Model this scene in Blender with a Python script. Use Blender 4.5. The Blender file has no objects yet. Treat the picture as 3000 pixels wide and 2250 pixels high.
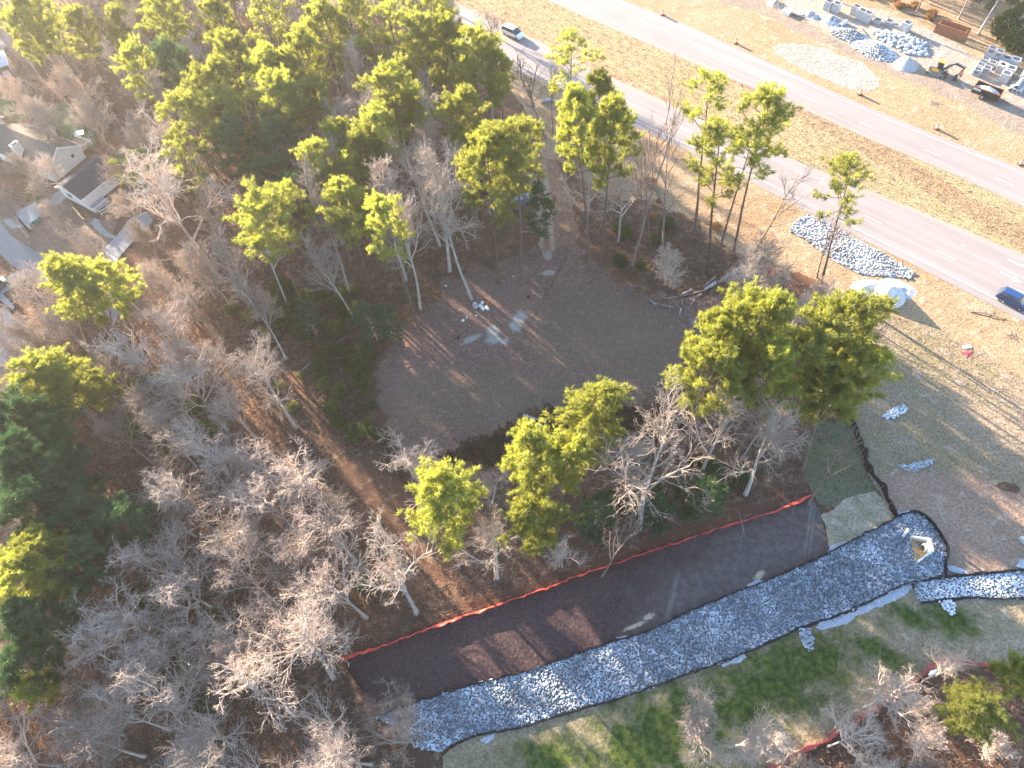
import bpy, math, random
import numpy as np
from mathutils import Matrix, Vector, noise as mnoise
random.seed(7)
sc = bpy.context.scene
COL = sc.collection
# ------------------------------------------------------------------ camera
F, CX, CY, NX, NY, H = 2100., 1500., 1125., 1620., 2440., 88.
_d = np.array([NX-CX, NY-CY, F]); _d /= np.linalg.norm(_d)
_Y = np.array([0, 0, 1.]) - _d*_d[2]; _Y /= np.linalg.norm(_Y)
_Z = -_d; _X = np.cross(_Y, _Z)
cd = bpy.data.cameras.new('camera'); cam = bpy.data.objects.new('camera', cd); COL.objects.link(cam)
cd.sensor_width = 36; cd.lens = 36*F/3000; cd.clip_start = .5; cd.clip_end = 3000
_m = Matrix(((_X[0], -_X[1], -_X[2], 0), (_Y[0], -_Y[1], -_Y[2], 0), (_Z[0], -_Z[1], -_Z[2], H), (0, 0, 0, 1)))
cam.matrix_world = _m
sc.camera = cam
# ------------------------------------------------------------------ light
SUN_DIR = Vector((-.6225*math.cos(math.radians(14.5)), .7826*math.cos(math.radians(14.5)), math.sin(math.radians(14.5))))
SUN_EL = math.radians(14.5)
w = bpy.data.worlds.new('World'); sc.world = w; w.use_nodes = True
nt = w.node_tree; bg = nt.nodes['Background']
sky = nt.nodes.new('ShaderNodeTexSky'); sky.sky_type = 'NISHITA'; sky.sun_disc = False
sky.sun_elevation = SUN_EL; sky.sun_rotation = math.atan2(SUN_DIR.x, SUN_DIR.y)
sky.air_density = 1.0; sky.dust_density = .7; sky.ozone_density = 2.5
nt.links.new(sky.outputs[0], bg.inputs[0]); bg.inputs[1].default_value = .11
sl = bpy.data.lights.new('sun', 'SUN'); sun = bpy.data.objects.new('sun', sl); COL.objects.link(sun)
sl.energy = 5.0; sl.angle = math.radians(.5); sl.color = (1, .83, .64)
sun.rotation_euler = (-SUN_DIR).to_track_quat('-Z', 'Y').to_euler()
vs = sc.view_settings; vs.view_transform = 'Standard'; vs.look = 'None'; vs.gamma = 1; vs.use_curve_mapping = False
vs.exposure = 2.95
sc.cycles.max_bounces = 6; sc.cycles.transparent_max_bounces = 8; sc.cycles.volume_bounces = 0
GLARE_HAZE = .00019

def pix(x, y, z):
    """pixel of the 3000 px photograph at which a point shows"""
    v = np.array([x, y, z-H]); c = v[0]*_X+v[1]*_Y+v[2]*_Z; return CX+F*c[0]/c[2], CY+F*c[1]/c[2]
def P(x, y, z=0.):
    """ground point (or point at height z) seen at pixel x, y of the 3000 px photograph"""
    r = np.array([x-CX, y-CY, F]); v = np.array([r@_X, r@_Y, r@_Z]); t = (H-z)/-v[2]
    return (v[0]*t, v[1]*t)
K = 3000/2212.
def V(x, y, z=0.): return P(x*K, y*K, z)
def PL(pts): return [P(*p) for p in pts]
def VL(pts): return [V(*p) for p in pts]
def height_between(base, top):
    """height of something standing at base pixel whose top shows at the top pixel"""
    g = np.array(P(*base)); best = (1e9, 0)
    for z in np.arange(.5, 45, .25):
        d = np.hypot(*(np.array(P(top[0], top[1], z))-g))
        if d < best[0]: best = (d, z)
    return best[1]
# ------------------------------------------------------------------ object helpers
def tag(o, label=None, cat=None, group=None, kind=None):
    if label: o['label'] = label
    if cat: o['category'] = cat
    if group: o['group'] = group
    if kind: o['kind'] = kind
    return o
def empty(name, loc, rz=0., label=None, cat=None, group=None, rot=None):
    o = bpy.data.objects.new(name, None); COL.objects.link(o)
    o.location = (loc[0], loc[1], loc[2] if len(loc) > 2 else 0); o.rotation_euler = rot or (0, 0, rz); o.empty_display_size = .3
    return tag(o, label, cat, group)
def link(name, me, parent=None, loc=None):
    o = bpy.data.objects.new(name, me); COL.objects.link(o)
    if parent: o.parent = parent
    if loc: o.location = loc
    return o
def mesh_from(name, verts, polys, mats, mi=None, smooth=False):
    me = bpy.data.meshes.new(name)
    if isinstance(polys, np.ndarray):
        v = np.asarray(verts, np.float32); n, k = polys.shape
        me.vertices.add(len(v)); me.vertices.foreach_set('co', v.ravel())
        me.loops.add(n*k); me.loops.foreach_set('vertex_index', polys.astype(np.int32).ravel())
        me.polygons.add(n); me.polygons.foreach_set('loop_start', np.arange(0, n*k, k, dtype=np.int32))
        me.polygons.foreach_set('loop_total', np.full(n, k, np.int32))
        me.update(calc_edges=True)
    else:
        me.from_pydata([tuple(map(float, p)) for p in verts], [], polys); me.update()
    for m in (mats if isinstance(mats, (list, tuple)) else [mats]): me.materials.append(m)
    if mi is not None: me.polygons.foreach_set('material_index', np.asarray(mi, np.int32))
    if smooth: me.polygons.foreach_set('use_smooth', np.ones(len(me.polygons), bool))
    return me
class MB:
    """collects shapes and links them as one mesh"""
    def __init__(s): s.v = []; s.f = []; s.mi = []; s.m = 0; s.T = Matrix()
    def add(s, vs, fs):
        n = len(s.v); s.v += [tuple(s.T @ Vector(p)) for p in vs]; s.f += [tuple(i+n for i in f) for f in fs]; s.mi += [s.m]*len(fs); return s
    def box(s, c, d, rz=0, taper=1., ry=0.):
        x, y, z = d[0]/2, d[1]/2, d[2]/2; R = Matrix.Rotation(rz, 4, 'Z') @ Matrix.Rotation(ry, 4, 'Y')
        vs = [Vector((a*x*(taper if e > 0 else 1), b*y*(taper if e > 0 else 1), e*z)) for a in (-1, 1) for b in (-1, 1) for e in (-1, 1)]
        return s.add([tuple(R@p+Vector(c)) for p in vs], [(0, 1, 3, 2), (4, 6, 7, 5), (0, 4, 5, 1), (2, 3, 7, 6), (0, 2, 6, 4), (1, 5, 7, 3)])
    def tube(s, pts, r, n=8, cap=True):
        pts = [Vector(p) for p in pts]; rs = r if isinstance(r, (list, tuple)) else [r]*len(pts); vs = []; fs = []
        for i, p in enumerate(pts):
            d = (pts[min(i+1, len(pts)-1)]-pts[max(i-1, 0)]).normalized()
            a = d.orthogonal().normalized() if i == 0 else (a-d*a.dot(d)).normalized(); b = d.cross(a)
            vs += [tuple(p+(a*math.cos(2*math.pi*k/n)+b*math.sin(2*math.pi*k/n))*rs[i]) for k in range(n)]
        for i in range(len(pts)-1):
            for k in range(n): fs.append((i*n+k, i*n+(k+1) % n, (i+1)*n+(k+1) % n, (i+1)*n+k))
        if cap: fs += [tuple(range(n))[::-1], tuple(range((len(pts)-1)*n, len(pts)*n))]
        return s.add(vs, fs)
    def lathe(s, prof, n=16, c=(0, 0, 0)):
        vs = [(c[0]+r*math.cos(2*math.pi*k/n), c[1]+r*math.sin(2*math.pi*k/n), c[2]+z) for r, z in prof for k in range(n)]
        fs = [(i*n+k, i*n+(k+1) % n, (i+1)*n+(k+1) % n, (i+1)*n+k) for i in range(len(prof)-1) for k in range(n)]
        return s.add(vs, fs)
    def prism(s, poly, z0, z1):
        n = len(poly); vs = [(p[0], p[1], z0) for p in poly]+[(p[0], p[1], z1) for p in poly]
        return s.add(vs, [tuple(range(n))[::-1], tuple(range(n, 2*n))]+[(i, (i+1) % n, (i+1) % n+n, i+n) for i in range(n)])
    def extrude(s, poly2, axis_from, axis_to, plane='XZ'):
        """poly2 in x,z ; extruded along y"""
        n = len(poly2); vs = [(p[0], axis_from, p[1]) for p in poly2]+[(p[0], axis_to, p[1]) for p in poly2]
        return s.add(vs, [tuple(range(n)), tuple(range(n, 2*n))[::-1]]+[(i, i+n, (i+1) % n+n, (i+1) % n) for i in range(n)])
    def mesh(s, name, mats, smooth=False): return mesh_from(name, s.v, s.f, mats, s.mi, smooth)
    def build(s, name, mats, parent=None, loc=None, smooth=False): return link(name, s.mesh(name, mats, smooth), parent, loc)
def bevel(o, w=.03, seg=2):
    m = o.modifiers.new('bevel', 'BEVEL'); m.width = w; m.segments = seg; m.limit_method = 'ANGLE'; return o
# ------------------------------------------------------------------ materials
def new_mat(name):
    m = bpy.data.materials.new(name); m.use_nodes = True; return m, m.node_tree, m.node_tree.nodes['Principled BSDF']
def N(t, typ, **kw):
    n = t.nodes.new('ShaderNode'+typ)
    for k, v in kw.items(): setattr(n, k, v)
    return n
def mixc(t, fac, a, b, mode='MIX'):
    n = N(t, 'Mix', data_type='RGBA', blend_type=mode)
    for s, v in ((n.inputs[0], fac), (n.inputs[6], a), (n.inputs[7], b)):
        if hasattr(v, 'links'): t.links.new(v, s)
        elif isinstance(v, (int, float)): s.default_value = v
        else: s.default_value = (*v, 1)
    return n.outputs[2]
def nz(t, vec, scale, detail=4, lo=.4, hi=.6, rough=.6, dist=0.):
    n = N(t, 'TexNoise'); n.inputs['Scale'].default_value = scale; n.inputs['Detail'].default_value = detail
    n.inputs['Roughness'].default_value = rough; n.inputs['Distortion'].default_value = dist
    t.links.new(vec, n.inputs['Vector'])
    r = N(t, 'MapRange'); r.inputs[1].default_value = lo; r.inputs[2].default_value = hi; t.links.new(n.outputs[0], r.inputs[0])
    return r.outputs[0]
def mth(t, op, a, b=None, clamp=False):
    n = N(t, 'Math', operation=op, use_clamp=clamp)
    for s, v in ((n.inputs[0], a), (n.inputs[1], b)):
        if v is None: continue
        if hasattr(v, 'links'): t.links.new(v, s)
        else: s.default_value = v
    return n.outputs[0]
def pos(t): return N(t, 'NewGeometry').outputs['Position']
def mapped(t, vec, rot=0., scale=(1, 1, 1)):
    n = N(t, 'Mapping'); n.inputs['Rotation'].default_value = (0, 0, rot); t.links.new(vec, n.inputs['Vector'])
    k = N(t, 'Mapping'); k.inputs['Scale'].default_value = scale; t.links.new(n.outputs[0], k.inputs['Vector']); return k.outputs[0]
def blobs(t, vec, lst, soft=.35, wob=.25, ws=.4):
    """soft patches at given places (x, y, radius x, radius y, turn), edges broken by noise"""
    out = None
    for x, y, rx, ry, a in lst:
        m = N(t, 'Mapping', vector_type='TEXTURE'); m.inputs['Location'].default_value = (x, y, 0); m.inputs['Rotation'].default_value = (0, 0, a)
        m.inputs['Scale'].default_value = (rx, ry, 1); t.links.new(vec, m.inputs['Vector'])
        l = N(t, 'VectorMath', operation='LENGTH'); t.links.new(m.outputs[0], l.inputs[0])
        out = l.outputs['Value'] if out is None else mth(t, 'MINIMUM', out, l.outputs['Value'])
    nn = nz(t, vec, ws, 5, 0, 1); v = mth(t, 'ADD', out, mth(t, 'MULTIPLY', mth(t, 'SUBTRACT', nn, .5), wob*4))
    r = N(t, 'MapRange', interpolation_type='SMOOTHSTEP'); r.inputs[1].default_value = 1+soft; r.inputs[2].default_value = 1-soft
    t.links.new(v, r.inputs[0]); return r.outputs[0]
def bump(t, b, h, dist=.1, strength=1.):
    n = N(t, 'Bump'); n.inputs['Distance'].default_value = dist; n.inputs['Strength'].default_value = strength
    t.links.new(h, n.inputs['Height']); t.links.new(n.outputs[0], b.inputs['Normal'])
def ground_mat(name, a, b, c, big=.06, mid=.5, fine=4., cfrac=(.55, .68), bd=.12, extra=None, streak=None, dark=.55):
    """ground: two tones in large patches, a third in clumps, fine grain in colour and relief"""
    m, t, bs = new_mat(name); p = pos(t)
    c0 = mixc(t, nz(t, p, big, 5, .38, .62), a, b)
    c1 = mixc(t, nz(t, p, mid, 6, *cfrac), c0, c)
    g = nz(t, p, fine, 3, .3, .7, .7)
    c2 = mixc(t, g, mixc(t, 1., c1, (dark,)*3, 'MULTIPLY'), mixc(t, 1., c1, (2-dark,)*3, 'MULTIPLY'))
    if streak:
        ang, sc_, col, lo, hi = streak
        s = nz(t, mapped(t, p, ang, sc_), 1., 4, lo, hi, .6, .4); c2 = mixc(t, s, c2, col)
    if extra: c2 = extra(t, p, c2)
    t.links.new(c2, bs.inputs['Base Color']); bs.inputs['Roughness'].default_value = .95; bs.inputs['Specular IOR Level'].default_value = .12
    h = mth(t, 'ADD', nz(t, p, fine, 4, 0, 1, .75), mth(t, 'MULTIPLY', nz(t, p, mid, 3, 0, 1), 1.5)); bump(t, bs, h, bd)
    return m
def simple(name, col, rough=.6, var=.15, scale=6., metal=0., bd=0., spec=.3, col2=None, lo=.4, hi=.62, obj=False):
    m, t, b = new_mat(name)
    p = N(t, 'TexCoord').outputs['Object'] if obj else pos(t)
    c2 = col2 or tuple(x*(1-var*2) for x in col)
    t.links.new(mixc(t, nz(t, p, scale, 5, lo, hi), col, c2), b.inputs['Base Color'])
    b.inputs['Roughness'].default_value = rough; b.inputs['Metallic'].default_value = metal; b.inputs['Specular IOR Level'].default_value = spec
    if bd: bump(t, b, nz(t, p, scale*3, 4, 0, 1), bd)
    return m
# ------------------------------------------------------------------ sheets of ground
def fbm(x, y, s): return mnoise.noise((x*s, y*s, 3.1))+.5*mnoise.noise((x*s*2.3, y*s*2.3, 7.7))
def ragged(pts, amp, step=.5, sc_=.35):
    out = []; n = len(pts)
    for i in range(n):
        a = np.array(pts[i]); b = np.array(pts[(i+1) % n]); L = np.hypot(*(b-a)); k = max(1, int(L/step)); nn = np.array([-(b-a)[1], (b-a)[0]])/max(L, 1e-6)
        for j in range(k):
            q = a+(b-a)*j/k; o = amp*(fbm(q[0], q[1], sc_)+.35*mnoise.noise((q[0]*1.9, q[1]*1.9, 0)))
            out.append(tuple(q+nn*o))
    return out
LAYER = [0.]
def sheet(name, pts, mat, amp=.0, step=.5, kind='structure', parent=None, z=None, sc_=.35):
    if z is None: LAYER[0] += .004; z = LAYER[0]
    if amp: pts = ragged(pts, amp, step, sc_)
    a = sum(pts[i][0]*pts[(i+1) % len(pts)][1]-pts[(i+1) % len(pts)][0]*pts[i][1] for i in range(len(pts)))
    if a < 0: pts = pts[::-1]
    me = mesh_from(name, [(p[0], p[1], z) for p in pts], [tuple(range(len(pts)))], mat)
    return tag(link(name, me, parent), kind=kind if not parent else None)
def smooth_line(pts, step=1.):
    """Catmull-Rom through the points, resampled"""
    p = [np.array(q, float) for q in pts]; p = [2*p[0]-p[1]]+p+[2*p[-1]-p[-2]]; out = []
    for i in range(1, len(p)-2):
        L = np.hypot(*(p[i+1]-p[i])[:2]); k = max(1, int(L/step))
        for j in range(k):
            t = j/k; out.append(.5*(2*p[i]+(p[i+1]-p[i-1])*t+(2*p[i-1]-5*p[i]+4*p[i+1]-p[i+2])*t*t+(3*p[i]-p[i-1]-3*p[i+1]+p[i+2])*t**3))
    return np.array(out+[p[-2]])
def offset(line, d):
    g = np.gradient(line, axis=0); g /= np.linalg.norm(g, axis=1)[:, None]
    return line+np.stack([-g[:, 1], g[:, 0]], 1)*d
def strip_mesh(name, line, w, z, mat, a=None, b=None):
    """painted line of width w along a polyline, from distance a to b"""
    if a is not None:
        s = np.concatenate([[0], np.cumsum(np.hypot(*np.diff(line, axis=0).T))])
        tt = np.linspace(a, b, max(2, int((b-a)/1.5)+1)); line = np.stack([np.interp(tt, s, line[:, 0]), np.interp(tt, s, line[:, 1])], 1)
    l, r = offset(line, w/2), offset(line, -w/2); n = len(line)
    vs = [(*q, z) for q in l]+[(*q, z) for q in r]
    return mesh_from(name, vs, [(i+n, i+n+1, i+1, i) for i in range(n-1)], mat)
def inside(p, poly):
    x, y = p; c = False; j = len(poly)-1
    for i in range(len(poly)):
        xi, yi = poly[i]; xj, yj = poly[j]
        if (yi > y) != (yj > y) and x < (xj-xi)*(y-yi)/(yj-yi)+xi: c = not c
        j = i
    return c
# ================================================================== GROUND
RA = math.atan2(-.72, .69)      # run of the highway
LEAF = ((.17, .085, .05), (.10, .06, .042), (.27, .17, .10))
m_forest = ground_mat('leaf_litter', *LEAF, big=.05, mid=.7, fine=5, bd=.22)
def clearing_extra(t, p, c):
    olive = blobs(t, p, [(*V(1330, 740), 16, 9, -.5), (*V(1000, 860), 12, 5, .1), (*V(1150, 860), 14, 4, .1)], .6, .35, .25)
    c = mixc(t, mth(t, 'MULTIPLY', mth(t, 'MULTIPLY', olive, nz(t, p, .9, 6, .35, .7)), .8), c, (.115, .105, .055))
    scuff = blobs(t, p, [(*V(1123, 685), 1.1, 1.0, .9), (*V(1112, 705), .8, 1.1, .3), (*V(1065, 718), .9, 1.1, 0), (*V(1066, 735), 1.3, .7, 0), (*V(1090, 738), .7, .5, 0),
                         (*V(1018, 733), 1.5, .5, .4), (*V(1245, 865), .6, .3, 0)], .4, .5, 1.8)
    c = mixc(t, mth(t, 'MULTIPLY', scuff, .85), c, (.30, .30, .27))
    track = blobs(t, p, [(*V(1183, 500), .7, 1.2, 0), (*V(1180, 520), .6, 1.0, 0), (*V(1182, 548), .8, 1.4, 0), (*V(1186, 470), .7, 1.3, 0), (*V(1205, 440), .9, 1.6, -.3), (*V(1185, 590), 1.1, .6, 0)], .3, .3, 1.1)
    return mixc(t, mth(t, 'MULTIPLY', track, .7), c, (.36, .31, .25))
m_clear = ground_mat('clearing_leaves', (.185, .108, .085), (.14, .085, .068), (.245, .165, .135), big=.08, mid=1.6, fine=4.2, cfrac=(.5, .75), bd=.07, extra=clearing_extra, dark=.55)
m_brush = ground_mat('dead_brush', (.085, .05, .03), (.05, .034, .025), (.14, .09, .05), mid=.9, fine=5, bd=.5)
def trail_extra(t, p, c):
    a, b = V(1165, 350), V(1185, 570); an = math.atan2(b[1]-a[1], b[0]-a[0]); n_ = math.hypot(b[0]-a[0], b[1]-a[1])/2
    rut = blobs(t, p, [((a[0]+b[0])/2+dx, (a[1]+b[1])/2, n_, .45, an) for dx in (-.9, .9)], .6, .5, .9)
    return mixc(t, mth(t, 'MULTIPLY', rut, .7), c, (.40, .31, .23))
m_trail = ground_mat('trail_dirt', (.24, .135, .085), (.18, .105, .07), (.33, .22, .15), big=.15, mid=.9, fine=5, bd=.1, extra=trail_extra)
m_verge = ground_mat('verge_dry_grass', (.32, .225, .135), (.27, .165, .09), (.40, .31, .21), big=.09, mid=.5, fine=3.2, bd=.25)
m_median = ground_mat('median_dry_grass', (.29, .215, .12), (.32, .24, .13), (.25, .20, .085), big=.07, mid=.35, fine=3.0, bd=.3,
                      streak=(-RA, (.03, .9, 1), (.30, .20, .11), .56, .78))
m_ditch = ground_mat('ditch_grass', (.265, .175, .10), (.30, .205, .12), (.20, .13, .075), big=.12, mid=.5, fine=2.8, bd=.42)
m_dirt = ground_mat('graded_dirt', (.31, .21, .125), (.265, .175, .10), (.38, .285, .195), big=.07, mid=.4, fine=3, bd=.12,
                    streak=(-RA, (.05, 1.6, 1), (.36, .25, .14), .52, .8))
m_slope = ground_mat('straw_and_grass', (.28, .205, .14), (.21, .165, .095), (.34, .26, .20), big=.06, mid=.6, fine=3.4, bd=.22,
                     streak=(-RA+.15, (.12, .9, 1), (.12, .13, .05), .58, .8))
def soil_extra(t, p, c):
    return mixc(t, mth(t, 'MULTIPLY', nz(t, mapped(t, p, .5, (.5, 1.2, 1)), .8, 5, .5, .7), .6), c, (.23, .14, .09))
m_soil = ground_mat('bare_pink_soil', (.28, .19, .135), (.235, .155, .11), (.35, .28, .22), big=.08, mid=.5, fine=3.4, bd=.1, extra=soil_extra)
def mulch_extra(t, p, c):
    grey = blobs(t, p, [(*V(1660, 1180), 15, 4.5, .42), (*V(1500, 1270), 8, 3, .5)], .8, .6, .35)
    c = mixc(t, mth(t, 'MULTIPLY', grey, .75), c, mixc(t, nz(t, p, 1.1, 5, .4, .62, .7), (.105, .085, .078), (.165, .14, .125)))
    wv = nz(t, mapped(t, p, -1.15, (.02, .62, 1)), 1., 2, .60, .66); c = mixc(t, mth(t, 'MULTIPLY', mth(t, 'MULTIPLY', wv, grey), .5), c, (.22, .20, .185))
    pale = blobs(t, p, [(*V(1400, 1333), .7, .3, .4), (*V(1372, 1352), 1.3, .22, .3), (*V(1640, 1243), .8, .35, .6)], .4, .5, 2.5)
    return mixc(t, pale, c, (.42, .35, .25))
m_mulch = ground_mat('dark_mulch', (.082, .05, .048), (.064, .041, .04), (.15, .11, .10), big=.1, mid=2.4, fine=5, cfrac=(.56, .8), bd=.12, extra=mulch_extra, dark=.5)
m_pale = ground_mat('straw_mat', (.33, .27, .19), (.22, .19, .12), (.40, .34, .26), big=.3, mid=.8, fine=4, bd=.1)
def lawn_extra(t, p, c):
    gr = blobs(t, p, [(*V(1400, 1600), 9, 5, .3), (*V(1660, 1480), 12, 4.3, .35), (*V(1770, 1430), 4.5, 3.5, .2), (*V(1900, 1410), 3.5, 1.4, -.7), (*V(1960, 1330), 3, 1.2, -.5), (*V(2050, 1340), 3.5, 1.6, -.3), (*V(1200, 1640), 5, 2.5, 0)], .7, .7, .55)
    c = mixc(t, gr, c, mixc(t, nz(t, p, 1.6, 4, .4, .65), (.032, .055, .012), (.10, .12, .025)))
    wv = nz(t, mapped(t, p, -1.12, (.02, .7, 1)), 1., 2, .62, .67)
    return mixc(t, mth(t, 'MULTIPLY', wv, .3), c, (.26, .22, .15))
m_lawn = ground_mat('seeded_lawn', (.30, .225, .145), (.23, .18, .11), (.36, .29, .20), big=.12, mid=.6, fine=3.6, bd=.16, extra=lawn_extra)
m_yard = ground_mat('yard_litter', (.19, .13, .10), (.15, .12, .08), (.28, .20, .14), big=.1, mid=1.2, fine=5, bd=.1)
m_ygrass = ground_mat('yard_grass', (.085, .115, .055), (.11, .13, .06), (.15, .13, .08), big=.1, mid=.8, fine=4, bd=.1)
def asphalt(name, base, wheel):
    m, t, b = new_mat(name); p = pos(t)
    c = mixc(t, nz(t, p, .12, 5, .35, .65), base, tuple(x*.9 for x in base))
    c = mixc(t, nz(t, mapped(t, p, -RA, (.012, .85, 1)), 1., 3, .45, .7), c, wheel)
    c = mixc(t, nz(t, p, 9, 3, .3, .7), c, mixc(t, 1., c, (1.05,)*3, 'MULTIPLY'))
    crack = nz(t, mapped(t, p, -RA, (.02, 1.3, 1)), 1., 5, .60, .72); c = mixc(t, mth(t, 'MULTIPLY', crack, .3), c, tuple(x*.62 for x in base))
    t.links.new(c, b.inputs['Base Color']); b.inputs['Roughness'].default_value = .8; b.inputs['Specular IOR Level'].default_value = .25
    bump(t, b, nz(t, p, 14, 3, 0, 1), .004); return m
m_asph = asphalt('highway_asphalt', (.235, .203, .19), (.265, .235, .222))
m_street = asphalt('street_asphalt', (.17, .17, .18), (.22, .21, .205))
m_conc = simple('concrete_slab', (.29, .285, .28), .85, .1, .7, bd=.02)
m_paint = simple('road_paint_white', (.52, .50, .47), .7, .2, 2., lo=.35, hi=.7)
m_yel = simple('road_paint_yellow', (.46, .34, .18), .7, .2, 2.)
def S(pts): return VL(pts)

g = sheet('ground', [(-700, -500), (700, -500), (700, 900), (-700, 900)], m_forest, z=0)
# verge, median, construction yard
sheet('verge', S([(700, -60), (985, 40), (1075, 140), (1118, 215), (1155, 262), (1170, 300), (1155, 335), (1200, 345), (1260, 375), (1300, 420), (1400, 440), (1500, 470), (1545, 520), (1640, 560),
                  (1720, 590), (1800, 605), (1850, 640), (1900, 660), (2300, 860), (2300, 560), (1700, 290), (1000, -60)]), m_verge, 1.2)
sheet('median', S([(880, -60), (2320, 640), (2320, 380), (1100, -60)]), m_median)
dl = smooth_line(S([(1220, -60), (1350, 20), (1450, 90), (1560, 145), (1720, 230), (1900, 330), (2050, 420), (2212, 520), (2330, 600)]), 1.5)
sheet('ditch', [tuple(q) for q in offset(dl, 2.3)]+[tuple(q) for q in offset(dl, -2.3)[::-1]], m_ditch, .9, .4)
sheet('construction_yard', S([(1000, -140), (1500, -140), (2350, -140), (2350, 445), (2200, 378), (1590, 128), (1150, -60)]), m_dirt)
m_track = ground_mat('tracked_dirt', (.245, .19, .145), (.21, .165, .13), (.31, .24, .18), big=.1, mid=.5, fine=3, bd=.1, streak=(-RA-.12, (.06, 1.9, 1), (.22, .17, .13), .5, .72))
sheet('haul_track', S([(1640, -60), (1480, -80), (1560, 5), (1640, 25), (1730, 75), (1800, 100), (1900, 150), (2000, 190), (2100, 235), (2212, 300), (2350, 360), (2350, 240), (2150, 195), (2080, 180), (1960, 140), (1860, 95), (1790, 75), (1740, 45), (1700, 20), (1680, 0)]), m_track, .7)
m_pad = ground_mat('gravel_pad', (.31, .275, .235), (.26, .225, .19), (.38, .35, .315), big=.2, mid=1., fine=3.2, bd=.16)
sheet('gravel_pad', PL([(2262, 140), (2294, 124), (2407, 136), (2520, 181), (2579, 231), (2574, 253), (2542, 271), (2475, 258), (2407, 226), (2316, 185), (2271, 158)]), m_pad, .7)
m_bank = ground_mat('pale_bank', (.28, .25, .22), (.29, .22, .155), (.36, .33, .29), big=.1, mid=.6, fine=3, bd=.1, streak=(-RA+.5, (.15, 1.3, 1), (.30, .25, .20), .5, .7))
sheet('dirt_bank', S([(1660, -60), (1700, 20), (1760, 60), (1850, 110), (1960, 155), (2020, 150), (2090, 190), (2212, 230), (2350, 290), (2350, 200), (2212, 165), (2100, 120), (2000, 60), (1900, 20), (1830, 10), (1780, -60)]), m_bank, .8)
# roads
nr_lo = smooth_line(PL([(900, -65), (1072, 0), (1476, 190), (1587, 239), (1864, 374), (2045, 458), (2207, 538), (2493, 686), (2700, 789), (3000, 943), (3300, 1100)]), 2.)
nr_hi = smooth_line(PL([(1130, -90), (1316, 0), (1480, 75), (1640, 150), (1745, 205), (2000, 322), (2271, 445), (2556, 562), (2768, 650), (3000, 746), (3300, 870)]), 2.)
fr_lo = smooth_line(PL([(1400, -95), (1601, 0), (2000, 172), (2334, 312), (2543, 407), (2769, 502), (3000, 608), (3300, 745)]), 2.)
fr_hi = smooth_line(PL([(1600, -105), (1805, -8), (2000, 70), (2250, 182), (2520, 304), (2769, 407), (3000, 497), (3300, 620)]), 2.)
z0 = LAYER[0]
nroad = sheet('near_carriageway', [tuple(q) for q in nr_lo]+[tuple(q) for q in nr_hi[::-1]], m_asph)
froad = sheet('far_carriageway', [tuple(q) for q in fr_lo]+[tuple(q) for q in fr_hi[::-1]], m_asph)
LAYER[0] += .004; zp = LAYER[0]
link('edge_line', strip_mesh('edge_line', offset(nr_lo, 1.55), .16, zp, m_paint), nroad)
link('edge_line', strip_mesh('edge_line', offset(nr_hi, -.55), .14, zp, m_yel), nroad)
link('edge_line', strip_mesh('edge_line', offset(fr_hi, -1.0), .16, zp, m_paint), froad)
link('edge_line', strip_mesh('edge_line', offset(fr_lo, .6), .14, zp, m_yel), froad)
def dashes(line, d, w, first, parent, length=3.05, gap=9.15, name='lane_dash', mat=None):
    L = offset(line, d); tot = np.hypot(*np.diff(L, axis=0).T).sum(); a = first
    while a+length < tot: link(name, strip_mesh(name, L, w, zp, mat or m_paint, a, a+length), parent); a += length+gap
def arc(line, pt):
    s = np.concatenate([[0], np.cumsum(np.hypot(*np.diff(line, axis=0).T))]); i = np.argmin(np.hypot(*(line-np.array(pt)).T)); return s[i]
dashes(nr_lo, 5.15, .13, arc(offset(nr_lo, 5.15), P(2759, 740)) % 12.2, nroad)
dashes(fr_hi, -4.75, .13, arc(offset(fr_hi, -4.75), P(2520, 339)) % 12.2, froad)
dashes(offset(nr_lo, 8.6)[int(len(nr_lo)*.62):], 0, .12, 3, nroad, .7, 11.5, 'skip_dash')
# arrows painted on the road: straight on, and the turn arrow at the frame edge
ax, ay = P(2963, 814); u = np.array(P(2990, 828))-np.array(P(2936, 800)); ar = math.atan2(u[1], u[0])
def painted(name, poly, x, y, r):
    c, s = math.cos(r), math.sin(r); return link(name, mesh_from(name, [(x+px*c-py*s, y+px*s+py*c, zp+.004) for px, py in poly], [tuple(range(len(poly)))], m_paint), nroad)
painted('straight_arrow', [(-1.7, -.16), (.3, -.16), (.2, -.6), (1.7, 0), (.2, .6), (.3, .16), (-1.7, .16)], ax, ay, ar)
tx, ty = P(2985, 776)
painted('turn_arrow', [(-1.8, -.16), (-.2, -.2), (.5, -.1), (1.0, .3), (1.15, .9), (1.5, .85), (.9, 1.7), (.35, .95), (.7, .95), (.6, .5), (.3, .25), (-.2, .15), (-1.8, .15)], tx, ty, ar)
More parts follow.
